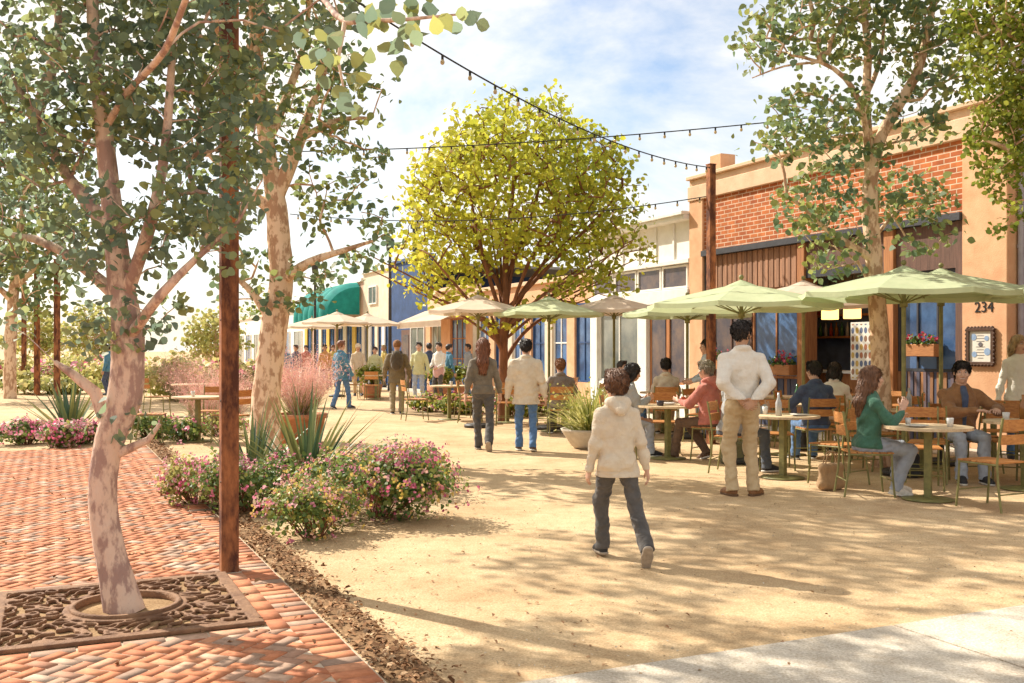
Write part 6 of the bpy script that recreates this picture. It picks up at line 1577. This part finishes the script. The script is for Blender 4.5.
pg = G(341, 409); person('man in blue jacket and jeans walking past the pink grass', (pg.x, pg.y, 0), R(-38), H=1.74, res=.012, top=BLUE_J, topkind='jacket', pants=JEANS, hairm=HAIR_AUBURN, hem=-.2, legL=dict(a=(-.08, -.2, .10), pitch=-.4), legR=dict(a=(.09, .2, .09)), armR=dict(w=(.28, .12, .87)))
pg = G(358, 396); person('person in cream top and beige trousers with a pale cap by the far umbrella', (pg.x, pg.y, 0), R(190), H=1.70, res=.014, top=CREAM, pants=KHAKI, hair='cap', hairm=WHITE_S, armL=dict(w=(-.2, .25, .95)), armR=dict(w=(.2, .25, .95)))
pg = at(375, 350, 31.6); person('person in light green top standing behind the far orange table', (pg.x, 31.6, 0), R(180), H=1.6, res=.014, top=LIME_S, pants=JEANS_L)
pg = at(439, 350, 29.5); person('waitress in white top and pink apron by the tan shop', (pg.x, 29.5, 0), R(150), H=1.72, res=.014, top=WHITE_S, pants=CHAR, apron=PINK_A, hairm=HAIR_DARK, armL=dict(w=(-.15, .3, 1.0)), armR=dict(w=(.15, .3, 1.0)))
pg = at(429, 350, 31); person('person in dark blue standing left of the waitress', (pg.x, 31, 0), R(20), H=1.72, res=.014, top=NAVY_J, pants=JEANS, faced=False)
pg = at(449, 350, 30.3); person('person in blue shirt right of the waitress near the shop window', (pg.x, 30.3, 0), R(-60), H=1.68, res=.014, top=BLUE_J, pants=JEANS)
for px, d, f, tp_, pn_, hm, lab in ((325, 38, 170, ORANGE_C, BROWN_P, HAIR_DARK, 'far person in orange under the cream umbrella'), (296, 39, 150, NAVY_J, JEANS, HAIR_DARK, 'far person in navy behind the pink grass'), (284, 36, 190, BLUE_J, JEANS_L, HAIR_BROWN, 'far person in blue right of the leaning trunk'), (333, 41, 200, YELL_C, BROWN_P, HAIR_BROWN, 'far person in yellow beside the striped doors'), (306, 42, 180, SALMON, CHAR, HAIR_DARK, 'far person in salmon near the teal awning'), (384, 40, 120, YELL_C, OLIVE, HAIR_BLOND, 'far person in yellow beside the backpack wearer'),
        (468, 33, 120, GREY_S, JEANS, HAIR_DARK, 'far person in grey half hidden behind the walking woman'), (578, 27.5, 180, ORANGE_C, JEANS, HAIR_GINGER, 'far person in orange before the blue shop windows'), (588, 28, 150, GREY_S, NAVY_J, HAIR_DARK, 'far person in grey at the clay stall riser'), (108, 33, 90, BLUE_J, NAVY_J, HAIR_DARK, 'far person in blue beside the foreground trunk')):
    b = at(px, 350, d); person(lab, (b.x, d, 0), R(f), H=1.70, res=.016, top=tp_, pants=pn_, hairm=hm, skin=SKIN_TAN)
pg = at(707, 350, 16.9); person('waitress in pale blue shirt standing behind the rusty restaurant post', (pg.x, 16.9, 0), R(100), H=1.68, res=.010, top=cloth('paleblue', (.55, .60, .64)), pants=JEANS_L, hair='bun', hairm=HAIR_DARK, bulk=.92, armL=dict(w=(-.12, .30, 1.02)), armR=dict(w=(.12, .30, 1.02)))
pg = at(1019, 350, 13.6); person('blonde woman in white top and jeans standing at the right edge', (pg.x, 13.6, 0), R(165), H=1.70, res=.010, top=WHITE_S, pants=JEANS, hair='long', hairm=HAIR_BLOND, bulk=.92, head=(.5, -.1))
# seated people
gs = 'people seated at the café tables'
person('woman with long brown hair in a green sweater seated at the nearest table', (3.66, 10.30, .004), R(-86), H=1.70, res=.0085, seat=True, top=GREEN_S, topkind='sweater', pants=JEANS_L, hair='long', hairm=HAIR_BROWN, shoe=SHOE_WHITE, bulk=.92, lean=.06, group=gs,
       armL=dict(w=(-.14, .36, .80), pole=(-.6, -.6, -1)), armR=dict(w=(.10, .34, .92), pole=(.5, -.3, -1), hd=(-.1, .35, .9), curl=.7), legL=dict(a=(-.10, .36, .09)), legR=dict(a=(.09, .27, .10), pitch=-.15))
person('smiling man in brown jacket over a dark shirt seated facing us', (5.20, 11.62, .004), R(174), H=1.78, res=.0085, seat=True, top=BROWN_J, topkind='jacket', pants=JEANS_L, hairm=HAIR_DARK, undershirt=NAVY_J, smile=True, lean=.10, head=(-.22, .0), group=gs, skin=SKIN_FAIR,
       armL=dict(w=(-.26, .40, .81), pole=(-1, -.4, -.6), hd=(.3, 1, 0), pn=(.2, 0, -1)), armR=dict(w=(-.04, .40, .80), pole=(1, -.4, -.6), hd=(-.8, .6, .1), pn=(0, 0, -1)), bulk=1.05)
person('diner with dark sleeve and jeans cut off by the right edge', (6.10, 10.36, .004), R(72), H=1.75, res=.010, seat=True, top=NAVY_J, topkind='jacket', pants=JEANS, shoe=SHOE_BLACK, group=gs, legL=dict(a=(-.12, .52, .09)), armL=dict(w=(-.2, .36, .82)), armR=dict(w=(.2, .36, .82)), faced=False)
person('diner in grey shirt with dark hair hidden behind the standing man', (2.66, 12.17, .004), R(-62), H=1.74, res=.009, seat=True, top=GREY_S, pants=cloth('slate', (.10, .12, .15)), hairm=HAIR_DARK, skin=SKIN_TAN, lean=.18, group=gs, armL=dict(w=(-.16, .42, .80)), armR=dict(w=(.16, .42, .80)), legR=dict(a=(.14, .45, .09)))
person('diner in navy jacket seated with his back to us', (4.05, 13.30, .004), R(5), H=1.74, res=.010, seat=True, top=NAVY_J, topkind='jacket', pants=JEANS, hairm=HAIR_DARK, lean=.12, group=gs, armL=dict(w=(-.2, .40, .80)), armR=dict(w=(.2, .40, .80)), head=(.3, 0), faced=False)
person('diner in white top with dark bob near the menu poster', (TB['T6'][0] + .78 * cos(R(240)), TB['T6'][1] + .78 * sin(R(240)), .004), R(-25), H=1.68, res=.010, seat=True, top=WHITE_S, pants=KHAKI, hair='bob', hairm=HAIR_DARK, bulk=.93, group=gs, lean=.1)
person('diner in salmon hoodie with ash blond hair seen from behind', (2.70, 13.56, .004), R(48), H=1.75, res=.009, seat=True, top=SALMON, topkind='hoodie', pants=BROWN_P, hairm=HAIR_ASH, shoe=SHOE_BROWN, lean=.10, group=gs, armL=dict(w=(-.2, .40, .80)), armR=dict(w=(.2, .34, .80)), legL=dict(a=(-.12, .50, .09)), legR=dict(a=(.12, .15, .10), pitch=-.3), faced=False)
person('diner in grey jacket and light jeans with dark hair leaning on the table', (1.50, 13.97, .004), R(-72), H=1.72, res=.009, seat=True, top=GREY_S, topkind='jacket', pants=JEANS_L, hair='bob', hairm=HAIR_DARK, lean=.30, group=gs, armL=dict(w=(-.16, .46, .80)), armR=dict(w=(.12, .40, .82)), skin=SKIN_TAN)
person('diner in cream shirt seated with back to us by the white shop', (2.75 + .75 * cos(R(265)), 18.2 + .75 * sin(R(265)), .004), R(-5), H=1.74, res=.010, seat=True, top=CREAM, pants=KHAKI, hairm=HAIR_DARK, group=gs, faced=False)
person('small dark-haired diner in orange beside the white shop table', (2.75 + .75 * cos(R(170)), 18.2 + .75 * sin(R(170)), .004), R(-100), H=1.62, res=.011, seat=True, top=ORANGE_C, pants=JEANS, hairm=HAIR_DARK, group=gs, head=(-.6, 0))
person('ginger-haired diner in grey-brown top seen from behind', (.85, 17.55, .004), R(4), H=1.72, res=.010, seat=True, top=cloth('greybrown', (.22, .18, .15)), pants=CHAR, hairm=HAIR_GINGER, bulk=1.05, group=gs, faced=False, armL=dict(w=(-.2, .38, .80)), armR=dict(w=(.2, .38, .80)))
